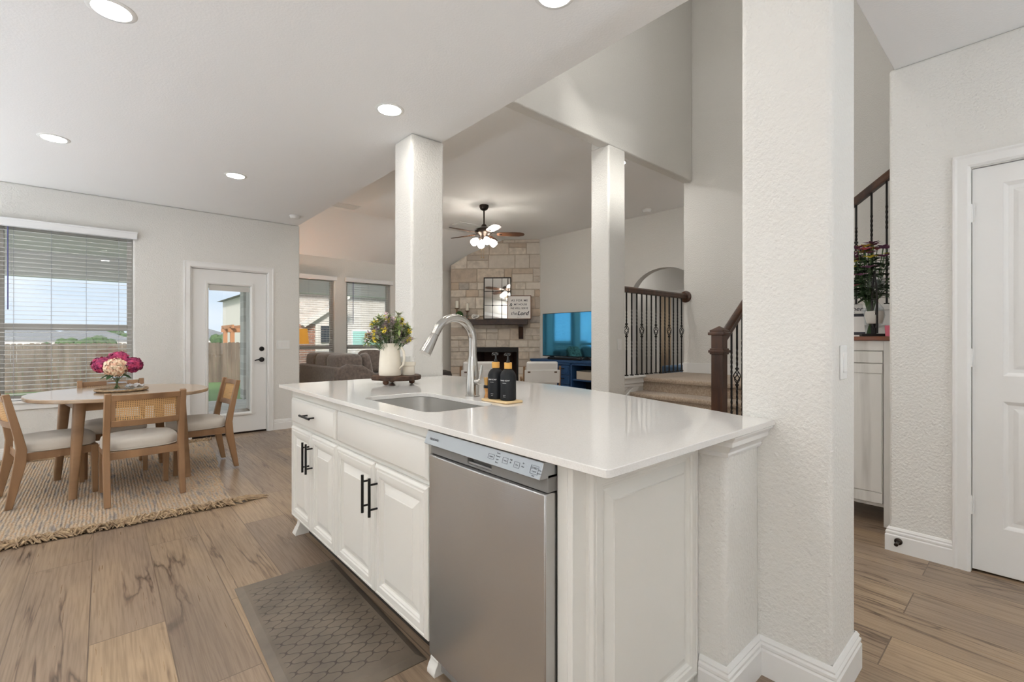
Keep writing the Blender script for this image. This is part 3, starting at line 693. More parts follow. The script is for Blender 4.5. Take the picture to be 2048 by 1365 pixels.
def vent(label, c, z, w, d, n=2):
    t = thing('ceiling_vent', label, 'vent', (c[0], c[1], z), 0, 'ceiling vents')
    m = MB().grid([-w / 2, -w / 2 + .025, w / 2 - .025, w / 2], [-d / 2, -d / 2 + .025, d / 2 - .025, d / 2], lambda a, b: abs(a) > w / 2 - .025 or abs(b) > d / 2 - .025, -.012, 0, 'z'); m.build('frame', 'white_plastic', t)
    MB().box(-w / 2 + .02, w / 2 - .02, -d / 2 + .02, d / 2 - .02, -.004, -.001).build('backing', 'vinyl', t)
    m = MB()
    for k in range(9):
        y = -d / 2 + .035 + (d - .07) * k / 8; m.box(-w / 2 + .02, w / 2 - .02, y - .006, y + .006, -.010, -.006)
    m.build('slats', 'white_plastic', t)
vent('white ceiling vent beside the sloped living room ceiling', (2.95, 7.46), LC, .42, .26)
vent('white ceiling vent partly behind the fan blades', (5.15, 7.2), LC, .42, .26)
def switch(name, label, o, a, c, gangs):
    w = .07 + .046 * (gangs - 1); t = thing(name, label, 'light switch', o); M = frame((0, 0, 0), a, (0, 0, 1), c)
    m = MB(); m.M = M; m.box(-w / 2, w / 2, -.058, .058, 0, .006); m.build('plate', 'white_plastic', t, bevel=.003)
    for k in range(gangs):
        m = MB(); m.M = M; xx = (k - (gangs - 1) / 2) * .046; m.box(xx - .0165, xx + .0165, -.033, .033, .004, .0095); m.build('rocker', 'trim_white', t, bevel=.002)
switch('light_switch', 'triple rocker switch plate beside the patio door', (1.79, 6.63, 1.115), (1, 0, 0), (0, -1, 0), 3)
switch('light_switch', 'single rocker switch on the square column by the stairs', (4.10, 2.95, 1.135), (1, 0, 0), (0, -1, 0), 1)
switch('light_switch', 'single white switch plate on the nearest textured column', (1.893, .45, 1.118), (1, 0, 0), (0, -1, 0), 1)
t = thing('door_stop', 'dark bronze door stop screwed to the white baseboard', 'door stop', (3.343, .532, .062))
MB().lathe([(.019, 0), (.018, -.005), (.008, -.01), (.006, -.05), (.0095, -.052), (.0095, -.064), (.006, -.068), (0, -.068)], n=16, axis='x').build('rod', 'bronze', t)

def globe(loc, label, r=.2, m='globe'):  # unseen pendant, added to throw light on the kitchen ceiling
    t = thing('fill_pendant', label, 'light', (loc[0], loc[1], HC)); d = loc[2] - HC
    MB().ball((0, 0, d), r, n=24).build('lamp_shade', m, t); MB().tube([(0, 0, 0), (0, 0, d + r)], .006, 8).build('rod', 'black_metal', t)
    MB().lathe([(.06, 0), (.06, -.02), (0, -.025)], n=24).build('canopy', 'black_metal', t)
globe((-2.4, -.9, 2.2), 'white globe pendant added for fill light over the unseen rear of the kitchen')
def fill_uplighter(x, y, label, m='uplight'):  # out-of-view floor lamp added to lift the ceiling brightness
    t = thing('fill_uplight', label, 'lamp', (x, y, 0)); MB().lathe([(.15, 0), (.17, .01), (.17, .26), (.163, .26), (.163, .235)], n=28).build('can', 'black_metal', t); MB().lathe([(.162, .236), (0, .238)], n=28).build('lens', m, t)
fill_uplighter(-2.6, 6.15, 'added black floor uplight brightening the ceiling from the dining corner', 'fill_uplight_soft'); fill_uplighter(-2.75, 2.3, 'added black floor uplight brightening the ceiling by the kitchen side wall'); fill_uplighter(-2.75, 4.3, 'added black floor uplight brightening the ceiling between dining corner and kitchen')
fill_uplighter(-2.6, -2.5, 'added black floor uplight brightening the ceiling from the far rear kitchen corner'); fill_uplighter(1.7, -2.5, 'added black floor uplight brightening the ceiling at the hall end of the kitchen rear wall')
def dome(label, x, y, z, r=.17, m='bowl_bright'):  # unseen ceiling lamp added to brighten the rooms past the arch
    t = thing('fill_flush_light', label, 'light', (x, y, z)); MB().lathe([(r, 0), (r, -.02), (r - .01, -.025)], n=28).build('base', 'nickel', t)
    MB().lathe([(r - .012, -.02), (r * .8, -.06), (r * .4, -.085), (0, -.09)], n=28).build('lamp_shade', m, t)
dome('added round flush light brightening the passage past the arched opening', 7.78, 5.6, 2.70, m='bowl'); dome('added round flush light brightening the bedroom past the arch', 9.6, 3.0, 2.70)
dome('added round flush light brightening the bed in the far bedroom', 10.4, 4.9, 2.70)
dome('added round flush light brightening the hall beside the stair wall', 6.5, 2.0, LC, m='bowl')
t = thing('fill_chandelier', 'round frosted bowl chandelier added out of view to brighten the stairwell', 'chandelier', (2.9, 1.35, 5.6))  # added lamp above the view, fills the stairwell with light
MB().ball((0, 0, -1.1), .26, .26, .2, n=24).build('lamp_shade', 'bowl', t); MB().tube([(0, 0, 0), (0, 0, -.9)], .008, 8).build('rod', 'bronze', t)

# ------------------------------------------------------------------ island
def worktop():
    zc0, zc1 = .894, .914
    arc = [(1.80, .80), (1.86, .99), (1.94, 1.25), (2.01, 1.5), (2.06, 1.78), (2.09, 2.06), (2.095, 2.34), (2.07, 2.62), (2.03, 2.86), (1.99, 3.0)]
    out = []
    for cx, cy, a0 in ((.82 + .014, .62 + .014, 180),):
        out += [(cx + .014 * cos(R(a0 + t)), cy + .014 * sin(R(a0 + t))) for t in (0, 30, 60, 90)]
    out += [(1.776, .62), (1.776, .744)] + arc + [(1.99, 3.066), (1.706, 3.066), (1.706, 3.14), (.834, 3.14), (.82, 3.126)]
    x0, x1, y0, y1, r = .933, 1.28, 1.548, 2.17, .07
    hole = []
    for cx, cy, a0 in ((x1 - r, y1 - r, 0), (x0 + r, y1 - r, 90), (x0 + r, y0 + r, 180), (x1 - r, y0 + r, 270)):
        hole += [(cx + r * cos(R(a0 + t)), cy + r * sin(R(a0 + t))) for t in (0, 15, 30, 45, 60, 75, 90)]
    b = bmesh.new(); es = []
    for loop in (out, hole):
        vv = [b.verts.new((x, y, zc1)) for x, y in loop]
        es += [b.edges.new((vv[i], vv[(i + 1) % len(vv)])) for i in range(len(vv))]
    bmesh.ops.triangle_fill(b, use_beauty=True, use_dissolve=False, edges=es)
    g = bmesh.ops.extrude_face_region(b, geom=b.faces[:]); bmesh.ops.translate(b, verts=[e for e in g['geom'] if isinstance(e, bmesh.types.BMVert)], vec=(0, 0, zc0 - zc1))
    bmesh.ops.recalc_face_normals(b, faces=b.faces)
    me = bpy.data.meshes.new('island_worktop'); b.to_mesh(me); b.free(); me.materials.append(MAT['quartz'])
    o = bpy.data.objects.new('island_worktop', me); C.objects.link(o)
    q = o.modifiers.new('b', 'BEVEL'); q.width = .0035; q.segments = 2; q.limit_method = 'ANGLE'; q.angle_limit = R(40)
    me.polygons.foreach_set('use_smooth', [True] * len(me.polygons)); me.set_sharp_from_angle(angle=R(30))
    tag(o, 'white quartz island worktop with a curved back edge and sink cutout', 'worktop')
    return hole
hole = worktop()
# sink bowl hanging under the cutout
t = thing('kitchen_sink', 'brushed steel undermount sink set in the white island worktop', 'sink', (1.106, 1.86, .70))
mb = MB(); n = len(hole)
def lp(s, z): return [(1.106 + (x - 1.106) * s + (0.0), 1.86 + (y - 1.86) * s, z) for x, y in hole]
L0 = [(1.106 + (x - 1.106) * 1.06, 1.86 + (y - 1.86) * 1.04, .893) for x, y in hole]
loops = [L0, lp(.998, .893), lp(.985, .74), lp(.96, .712), lp(.88, .702), lp(.12, .70)]
mb.v = [q for l in loops for q in l]
for i in range(len(loops) - 1):
    for k in range(n): mb.f.append((i * n + k, i * n + (k + 1) % n, (i + 1) * n + (k + 1) % n, (i + 1) * n + k))
mb.f.append(tuple((len(loops) - 1) * n + k for k in range(n)))
mb.build('bowl', 'steel_sink', t, off=t.location, ang=60)
MB().lathe([(.045, .0), (.045, .004), (.03, .005), (.028, -.001), (0, -.001)], (1.106, 1.86, .702), 24).build('drain', 'chrome', t, off=t.location)

def raised(mb, M, w, h, th=.02):
    mb.M = M; mb.rings(w, h, [(0, -th), (0, -.008), (.003, -.006), (.008, -.001), (.011, 0), (.016, 0), (.018, -.004), (.022, -.002), (.024, 0), (.046, 0), (.049, -.005), (.055, -.005), (.060, -.014), (.068, -.014), (.073, -.012), (.098, -.003), (.101, 0)]); mb.M = None
def slabfront(mb, M, w, h, th=.02):
    mb.M = M; mb.rings(w, h, [(0, -th), (0, -.009), (.003, -.007), (.006, -.006), (.011, -.001), (.014, 0)]); mb.M = None
def bar(mb, p, q, out, r=.006, inset=.028):
    p, q, out = Vector(p), Vector(q), Vector(out); d = (q - p).normalized()
    mb.tube([p + out, q + out], r, 10)
    for e, sg in ((p, 1), (q, -1)):
        a = e + d * (sg * inset); mb.tube([a, a + out], r * .75, 8)
XF = .85
def front(y1, z0): return frame((XF, y1, z0), (0, -1, 0), (0, 0, 1), (-1, 0, 0))
def foot(mb, y0, y1, sgn=1):
    pr = [(.900, .13), (.900, .075), (.896, .058), (.890, .050), (.890, .043), (.882, .030), (.876, .014), (.876, 0), (.96, 0), (.96, .13)]
    mb.prism([(x, z) for x, z in pr], y0, y1, 'y')
def cabinet(name, label, y0, y1, parts):
    t = thing(name, label, 'cabinet', (.9, (y0 + y1) / 2, 0), 0, 'painted island cabinets'); off = t.location
    m = MB().box(.872, 1.515, y0, y1, .125, .70); m.box(.872, .92, y0, y1, .70, .893); m.box(1.3, 1.515, y0, y1, .70, .893); m.build('body', 'cabinet_white', t, off=off)
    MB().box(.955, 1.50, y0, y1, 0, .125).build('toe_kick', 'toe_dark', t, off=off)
    return t, off
t, off = cabinet('drawer_cabinet', 'white base cabinet with one drawer at the far end of the island', 2.266, 3.03, None)
m = MB(); slabfront(m, front(2.985, .698), .694, .147); dr = m.build('drawer', 'cabinet_white', t, off=off, ang=20)
m = MB(); bar(m, (XF, 2.712, .772), (XF, 2.55, .772), (-.035, 0, 0)); m.build('handle', 'black_metal', dr, off=off)
for y1, w, hy in ((2.982, .348, 2.657), (2.625, .35, 2.602)):
    m = MB(); raised(m, front(y1, .135), w, .541); d = m.build('door', 'cabinet_white', t, off=off, flatshade=True)
    m = MB(); bar(m, (XF, hy, .632), (XF, hy, .470), (-.035, 0, 0)); m.build('handle', 'black_metal', d, off=off)
m = MB(); foot(m, 2.985, 3.03); m.box(.900, 1.2, 3.016, 3.03, 0, .13)
m.add([(.876, 3.03, 0), (.876, 3.055, 0), (1.2, 3.055, 0), (1.2, 3.03, 0), (.890, 3.03, .045), (.890, 3.036, .045), (1.2, 3.036, .045), (1.2, 3.03, .045)], [(0, 1, 2, 3), (4, 5, 6, 7), (0, 1, 5, 4), (1, 2, 6, 5), (2, 3, 7, 6), (0, 3, 7, 4)])
m.build('foot', 'cabinet_white', t, off=off, bevel=.002)
t, off = cabinet('sink_cabinet', 'white sink base cabinet with two raised panel doors beside the dishwasher', 1.412, 2.264, None)
m = MB(); slabfront(m, front(2.258, .698), .836, .147); m.build('false_drawer_front', 'cabinet_white', t, off=off, ang=20)
for y1, w, hy in ((2.262, .412, 1.877), (1.840, .418, 1.810)):
    m = MB(); raised(m, front(y1, .135), w, .541); d = m.build('door', 'cabinet_white', t, off=off, flatshade=True)
    m = MB(); bar(m, (XF, hy, .628), (XF, hy, .470), (-.035, 0, 0)); m.build('handle', 'black_metal', d, off=off)
m = MB(); foot(m, 1.412, 1.462); m.build('foot', 'cabinet_white', t, off=off, bevel=.002)
# end panel, filler and crown by the low wall
t = thing('island_end_panel', 'painted raised end panel of the island beside the dishwasher', 'cabinet panel', (1.2, .8, 0)); off = t.location
m = MB().box(.893, 1.52, .785, .802, 0, .893); m.box(.893, .93, .802, .838, 0, .893); m.build('body', 'cabinet_white', t, off=off, bevel=.002)
m = MB(); raised(m, frame((.945, .785, .06), (1, 0, 0), (0, 0, 1), (0, -1, 0)) @ Matrix.Translation((0, 0, .018)), .572, .80, .018); m.build('raised_panel', 'cabinet_white', t, off=off, flatshade=True)
CR = [(0, 0), (.008, .003), (.012, .012), (.010, .018), (.028, .040), (.034, .044), (.034, .058), (.044, .07), (.048, .074), (.048, .082), (0, .082)]
m = MB().sweep([(-d, z + .811) for d, z in CR], [(1.52, .784), (1.52, .677), (1.779, .677)]); o = m.build('crown_moulding', 'trim_white', ang=25)
o.name = 'trim_7'; struct(o)

def dishwasher():
    y0, y1 = .842, 1.408
    t = thing('dishwasher', 'stainless steel dishwasher with front control panel under the white worktop', 'dishwasher', (.9, 1.12, 0)); off = t.location
    MB().box(.90, 1.45, y0 + .004, y1 - .004, .02, .885).build('body', 'grey_plastic', t, off=off)
    m = MB(); n = 14; P = []
    for i in range(n + 1):
        s = i / n; P.append((.852 - .006 * (1 - (2 * s - 1) ** 2), y0 + (y1 - y0) * s))
    P = [(.90, y0)] + P + [(.90, y1)]
    m.prism(P, .105, .798); m.build('door', 'steel', t, off=off, bevel=.004, ang=30)
    m = MB(); A0, A1 = 1.075, 1.195       # pocket handle strip
    m.grid([y0, A0, A1, y1], [.799, .806, .828, .846], lambda a, b: not (A0 < a < A1 and .806 < b < .828), .862, .90, 'x'); m.box(.885, .90, A0, A1, .806, .828); m.build('handle_recess', 'grey_plastic', t, off=off, bevel=.002)
    MB().box(.866, .874, A0, A1, .806, .813).build('handle_lip', 'steel_panel', t, off=off, bevel=.001)
    m = MB().prism([(.832, .838), (.848, .882), (.90, .884), (.90, .836), (.862, .836)], y0, y1, 'y'); pn = m.build('control_panel', 'steel_panel', t, off=off, bevel=.002)
    up = Vector((.016, 0, .044)).normalized(); a = Vector((0, -1, 0)); nr = a.cross(up)
    def T(s, y, k, size, mt='print_dark'):
        o = Vector((.832, y, .838)) + up * k + nr * .0006 - Vector(off)
        text(s, size, mt, 'panel_lettering', pn, frame(o, a, up, nr), .0001)
    def outl(y, k, w, h):
        m = MB(); m.M = frame(Vector((.832, y, .838)) + up * k + nr * .0005, a, up, nr)
        m.grid([-w / 2, -w / 2 + .0008, w / 2 - .0008, w / 2], [-h / 2, -h / 2 + .0008, h / 2 - .0008, h / 2], lambda p, q: abs(p) > w / 2 - .0008 or abs(q) > h / 2 - .0008, 0, .0002, 'z'); m.build('button_outline', 'print_dark', pn, off=off)
    T('FRIGIDAIRE', 1.352, .021, .0105); 
    T('Cycles', 1.047, .023, .006); outl(1.047, .023, .026, .014)
    for i, s in enumerate(('Heavy', 'Normal', 'Light', 'Rinse')): T(s, 1.018, .037 - .0085 * i, .0058)
    T('Temp', .985, .023, .006); outl(.985, .023, .022, .016); T('High', .962, .030, .0055); T('Air', .962, .022, .0055); T('Dry', .936, .021, .006); outl(.936, .021, .022, .016)
    T('Air', .912, .030, .0055); T('Heat', .912, .021, .0055)
    T('START', .868, .026, .0078); T('Cancel', .868, .018, .0058); outl(.868, .022, .029, .022); T('Hold', .868, .0065, .005); T('Clean', .848, .024, .0055); T('Sanitized', .848, .016, .005)
dishwasher()

def faucet():
    bx, by = 1.37, 1.854
    t = thing('kitchen_faucet', 'brushed nickel pull-down faucet standing behind the sink', 'faucet', (bx, by, .914))
    MB().lathe([(.036, 0), (.036, .004), (.033, .006), (.0315, .08), (.024, .17), (.0205, .195)], n=28).build('base', 'nickel', t)
    pts = [(0, 0, .195)] + [(-.108 + .108 * cos(a), 0, .275 + .108 * sin(a)) for a in [pi * k / 20 for k in range(0, 18)]]
    e = pts[-1]; d = Vector((e[0] - pts[-2][0], 0, e[2] - pts[-2][2])).normalized()
    pts.append((e[0] + d.x * .025, 0, e[2] + d.z * .025))
    MB().tube(pts, .0195, 18).build('spout', 'nickel', t)
    s = Vector(pts[-1]); h = MB().tube([s, s + d * .004, s + d * .03, s + d * .07, s + d * .10], [.0185, .0195, .022, .026, .0275], 18).build('spray_head', 'nickel', t)
    q = s + d * .05 + Vector((-.026, 0, -.01)); MB().tube([q - d * .022, q + d * .018], [.007, .008], 8, flat=1).build('spray_button', 'black_plastic', h)
    m = MB().tube([(0, -.02, .075), (0, -.056, .075)], .0165, 16); m.tube([(0, -.056, .075), (0, -.062, .075)], [.0165, .012], 16); lv = m.build('valve', 'nickel', t)
    MB().tube([(.004, -.052, .085), (.008, -.056, .12), (.012, -.058, .155)], [.008, .0065, .006], 10).build('lever', 'nickel', lv)
faucet()
t = thing('soap_tray', 'small pale wooden tray under the two black soap bottles', 'tray', (1.352, 1.615, .914))
MB().box(-.05, .05, -.095, .085, 0, .011).build('board', 'tray_wood', t, bevel=.006, seg=3)
def bottle(label, loc, word, rz):
    t = thing('soap_bottle', label, 'soap bottle', loc, rz, 'black pump soap bottles'); r = .036
    b = MB().lathe([(r - .003, 0), (r, .003), (r, .108), (r - .004, .120), (r - .012, .131), (r - .022, .138), (.013, .140)], n=32).build('bottle', 'black_matte', t)
    MB().lathe([(.0175, .139), (.0175, .166), (0, .166)], n=28).build('collar', 'soap_wood', t, bevel=.001)
    m = MB().lathe([(.009, .166), (.007, .176), (.0045, .18), (.0045, .197), (.012, .199), (.012, .207), (0, .209)], n=18); m.tube([(0, 0, .203), (-.022, 0, .205), (-.034, 0, .199)], [.006, .005, .0035], 8); m.build('pump', 'black_plastic', t)
    def lab(s, z, size):
        def warp(p): a = pi + p.x / r; rr = r + .0004 + p.z; return Vector((rr * cos(a), rr * sin(a), z + p.y))
        text(s, size, 'print_white', 'lettering', b, None, .00015, warp=warp)
    lab(word, .088, .0085); lab('for kitchen', .077, .004); lab('natural', .024, .0045); lab('16 oz', .017, .0045)
bottle('black pump bottle of dish soap nearer the faucet, on a wooden tray', (1.350, 1.650, .9255), 'DISH SOAP', R(22))
bottle('black pump bottle of hand soap on a wooden tray, farther from the faucet', (1.356, 1.571, .9255), 'HAND SOAP', R(22))
t = thing('dish_brush', 'short wooden dish brush standing bristles up beside the soap bottles', 'brush', (1.374, 1.735, .914))
MB().lathe([(.019, 0), (.021, .004), (.018, .014), (.0145, .026), (.017, .040), (.021, .048), (.021, .05)], n=20).build('handle', 'brush_wood', t)
MB().lathe([(.021, .05), (.0225, .052), (.0225, .062), (.021, .064)], n=20).build('ring', 'black_matte', t)
m = MB()
for k in range(90):
    a = rnd.uniform(0, 2 * pi); q = sqrt(rnd.random()) * .018; m.tube([(q * cos(a), q * sin(a), .06), (q * 1.25 * cos(a), q * 1.25 * sin(a), .098 + rnd.uniform(-.003, .003))], .0016, 4)
m.build('bristles', 'bristle', t)

# flower jug on the log slice
t = thing('wood_slice_stand', 'footed dark wood slice stand with bark edge at the end of the island', 'serving board', (1.385, 2.675, .914))
pr = [(.148 + .007 * sin(3 * a + 1) + .005 * sin(7 * a), a) for a in [2 * pi * k / 48 for k in range(48)]]
m = MB().prism([(r * cos(a), r * sin(a)) for r, a in pr], .030, .0535); m.build('slice', 'slice_wood', t, bevel=.002)
m = MB(); n = 48
m.v = [((r + .001 + rnd.uniform(0, .004)) * cos(a) * s, (r + .001 + rnd.uniform(0, .004)) * sin(a) * s, z) for s, z in ((.97, .028), (1, .034), (1.004, .046), (.99, .054)) for r, a in pr]
for i in range(3):
    for k in range(n): m.f.append((i * n + k, i * n + (k + 1) % n, (i + 1) * n + (k + 1) % n, (i + 1) * n + k))
m.build('bark', 'bark', t)
for a in (80, 200, 320):
    MB().ball((.095 * cos(R(a)), .095 * sin(R(a)), .0165), .019, .019, .0165, n=14).build('foot', 'slice_wood', t)
JX, JY, JZ = 1.335, 2.665, .9685
t = thing('ceramic_jug', 'cream stoneware jug holding artificial flowers on the wood slice', 'jug', (JX, JY, JZ))
MB().lathe([(.058, 0), (.066, .003), (.068, .02), (.066, .08), (.060, .15), (.054, .19), (.053, .2), (.049, .2), (.050, .185), (.058, .1), (.06, .01), (0, .008)], n=36).build('body', 'cream', t)
a = Vector((.55, -.83, 0)).normalized()
MB().tube([a * .055 + Vector((0, 0, .172)), a * .078 + Vector((0, 0, .176)), a * .094 + Vector((0, 0, .150)), a * .098 + Vector((0, 0, .11)), a * .092 + Vector((0, 0, .07)), a * .066 + Vector((0, 0, .045))], [.009, .0085, .008, .008, .0075, .006], 10).build('handle', 'cream', t)
t = thing('flower_bouquet', 'mauve, yellow and green artificial flowers in the cream jug', 'flowers', (JX, JY, JZ + .17))
rr = random.Random(3)
st, lf, lg = MB(), MB(), MB()
for k in range(96):
    a = rr.uniform(0, 2 * pi); sp = sqrt(rr.uniform(.02, 1.0)); tip = Vector((cos(a) * sp * .148, sin(a) * sp * .148, .205 - .15 * sp * sp + rr.uniform(-.035, .02)))
    b = Vector((cos(a) * .02, sin(a) * .02, -.05)); mid = (b + tip) * .5 + Vector((cos(a) * .012, sin(a) * .012, .02)); st.tube([b, mid, tip], .0013, 4)
    kind = 'mmylgmpy'[k % 8]; ax = (tip - mid).normalized(); bl = MB()
    for j in range(8):
        q = mid.lerp(tip, j / 8); an = rr.uniform(0, 2 * pi); d = Vector((cos(an), sin(an), .5)); (lf if kind in 'ylp' else lg).leaf(q, d, rr.uniform(.03, .05), .015, n=2)
    if kind == 'm':
        for j in range(44): q = tip - ax * (.062 * rr.random()); an = rr.uniform(0, 2 * pi); bl.leaf(q, (cos(an), sin(an), rr.uniform(.1, .9)), .021, .013, n=2)
        bl.build('mauve_bloom', 'petal_mauve', t)
    elif kind == 'y':
        for j in range(18): d = Vector((rr.gauss(0, 1), rr.gauss(0, 1), rr.gauss(.4, 1))).normalized(); bl.leaf(tip + d * .006, d, .017, .014, n=2)
        bl.build('yellow_bloom', 'petal_yellow', t)
    elif kind == 'p':
        for j in range(14): d = Vector((rr.gauss(0, 1), rr.gauss(0, 1), rr.gauss(.4, 1))).normalized(); bl.leaf(tip + d * .006, d, .018, .013, n=2)
        bl.build('pink_bloom', 'petal_mauve', t)
    else:
        for j in range(14): d = Vector((rr.gauss(0, 1), rr.gauss(0, 1), rr.gauss(.3, 1))).normalized(); (lf if kind == 'l' else lg).leaf(tip, d, .042, .018, n=2)
st.build('stems', 'stem', t); lf.build('leaves', 'leaf', t); lg.build('grey_leaves', 'leaf_grey', t)
t = thing('ceramic_pot', 'small white ceramic pot with a wide rim beside the cream jug', 'pot', (1.452, 2.645, .9685))
MB().lathe([(.040, 0), (.042, .003), (.037, .055), (.044, .06), (.045, .08), (.039, .08), (.036, .055), (0, .05)], n=28).build('body', 'cream', t)
t = thing('white_canister', 'small white box standing behind the ceramic pot on the wood slice', 'box', (1.475, 2.735, .9685), R(40))
MB().box(-.022, .022, -.03, .03, 0, .115).build('body', 'white_plastic', t, bevel=.004)

# floor mat in front of the sink
t = thing('kitchen_floor_mat', 'grey-brown cushioned floor mat with a trellis pattern before the sink cabinet', 'floor mat', (.69, 2.03, 0), R(-1.5))
m = MB(); W_, H_ = .232, .508
m.rings(2 * W_, 2 * H_, [(0, 0), (.0, .003), (.030, .0165), (.034, .017)], -W_, -H_); o = m.build('mat', 'trellis_mat', t, ang=12)

# ------------------------------------------------------------------ dining corner
def rug():
    t = thing('jute_rug', 'long braided jute rug with knotted fringe under the round table', 'rug', (-.45, 5.2, 0), 0); off = t.location
    nx, ny = 40, 44; cn = [(-1.75, 3.99), (.70, 3.90), (.93, 6.40), (-1.55, 6.45)]; vs = []; rr = random.Random(5)
    m = MB()
    for j in range(ny + 1):
        for i in range(nx + 1):
            a, b = i / nx, j / ny
            x = (cn[0][0] * (1 - a) + cn[1][0] * a) * (1 - b) + (cn[3][0] * (1 - a) + cn[2][0] * a) * b
            y = (cn[0][1] * (1 - a) + cn[1][1] * a) * (1 - b) + (cn[3][1] * (1 - a) + cn[2][1] * a) * b
            if i in (0, nx): x += .012 * sin(9 * b + i) + rr.uniform(-.006, .006)
            z = .011 + .0025 * sin(5 * x + 2) * sin(4 * y) + (.004 * max(0, sin(7 * y + 1)) if i > nx - 3 else 0)
            if i in (0, nx) or j in (0, ny): z -= .004
            m.v.append((x, y, z))
    for j in range(ny):
        for i in range(nx): k = j * (nx + 1) + i; m.f.append((k, k + 1, k + nx + 2, k + nx + 1))
    n0 = len(m.v); edge = [i for i in range(nx + 1)] + [(j + 1) * (nx + 1) - 1 for j in range(1, ny + 1)] + [ny * (nx + 1) + i for i in range(nx - 1, -1, -1)] + [j * (nx + 1) for j in range(ny - 1, 0, -1)]
    m.v += [(m.v[i][0], m.v[i][1], .0005) for i in edge]
    for q in range(len(edge)): r_ = (q + 1) % len(edge); m.f.append((edge[r_], edge[q], n0 + q, n0 + r_))
    m.build('pile', 'jute', t, off=off, recalc=False)
    def fringe(p0, p1, n, out, L):
        f = MB(); p0, p1, out = Vector(p0), Vector(p1), Vector(out); al = (p1 - p0).normalized(); W = (p1 - p0).length
        for k in range(n):                                          # twisted strands lying along and across the edge
            b = p0.lerp(p1, (k + rr.random()) / n) + out * rr.uniform(-.01, .02); q = [b + Vector((0, 0, .012))]
            dx = rr.choice((-1, 1, 1)) * rr.uniform(.2, 1.1)
            for s in range(1, 6):
                u = s / 5; q.append(b + al * (dx * L * u) + out * (L * (.62 * u + .12 * sin(u * 6 + k))) + Vector((0, 0, .007 + .036 * sin(pi * u) * rr.uniform(.1, 1.1))))
            f.tube(q, [.005, .0078, .0078, .007, .0055, .003], 5)
        for ph in (0, 2.1, 4.2):                                     # the braid along the edge
            N_ = int(W / .02); f.tube([p0.lerp(p1, k / N_) + out * (.022 + .010 * sin(k * 1.1 + ph)) + Vector((0, 0, .014 + .008 * cos(k * 1.1 + ph))) for k in range(N_ + 1)], .010, 6)
        return f
    f = fringe((-1.75, 3.99, 0), (.70, 3.90, 0), 460, (0, -1, 0), .10)
    b = Vector((.68, 3.90, .012))                                    # loose tassel at the corner
    for k in range(34):
        e = b + Vector((.20 + rr.uniform(-.05, .07), -.01 + rr.uniform(-.045, .045), 0)); md = b.lerp(e, .5) + Vector((0, rr.uniform(-.02, .02), .014))
        f.tube([b + Vector((0, rr.uniform(-.02, .02), 0)), md, e + Vector((0, 0, -.006))], [.004, .004, .002], 5)
    f.build('fringe', 'rope', t, off=off)
    f = fringe((-1.55, 6.45, 0), (.93, 6.40, 0), 160, (0, 1, 0), .07); f.build('fringe', 'rope', t, off=off)
rug()
RUGZ = .0135
def table():
    cx, cy = .128, 5.14; rz = R(9.5)
    t = thing('dining_table', 'round oak dining table with splayed legs on the jute rug', 'table', (cx, cy, RUGZ), rz)
    ex = 2.25; P = []
    for k in range(72):
        a = 2 * pi * k / 72; P.append((math.copysign(abs(cos(a)) ** (2 / ex), cos(a)) * .595, math.copysign(abs(sin(a)) ** (2 / ex), sin(a)) * .595))
    MB().prism(P, .714, .742).build('tabletop', 'table_top', t, bevel=.006, seg=3)
    ap = MB()
    for s in (-1, 1):
        ap.box(-.33, .33, s * .315 - .011, s * .315 + .011, .635, .714); ap.box(s * .315 - .011, s * .315 + .011, -.304, .304, .635, .714)
    ap.build('apron', 'wood_table', t, bevel=.002)
    for sx in (-1, 1):
        for sy in (-1, 1):
            m = MB(); n = 14; vs = []
            for z, w, c in ((0, .048, .362), (.62, .074, .322), (.714, .078, .318)):
                for k in range(n):
                    a = 2 * pi * k / n; e = .55; x = math.copysign(abs(cos(a)) ** e, cos(a)) * w * .5; y = math.copysign(abs(sin(a)) ** e, sin(a)) * w * .5
                    vs.append((sx * c + x, sy * c + y, z))
            fs = [(i * n + k, i * n + (k + 1) % n, (i + 1) * n + (k + 1) % n, (i + 1) * n + k) for i in range(2) for k in range(n)] + [tuple(range(n))[::-1], tuple(2 * n + k for k in range(n))]
            m.add(vs, fs); m.build('leg', 'wood_table', t, ang=50)
table()
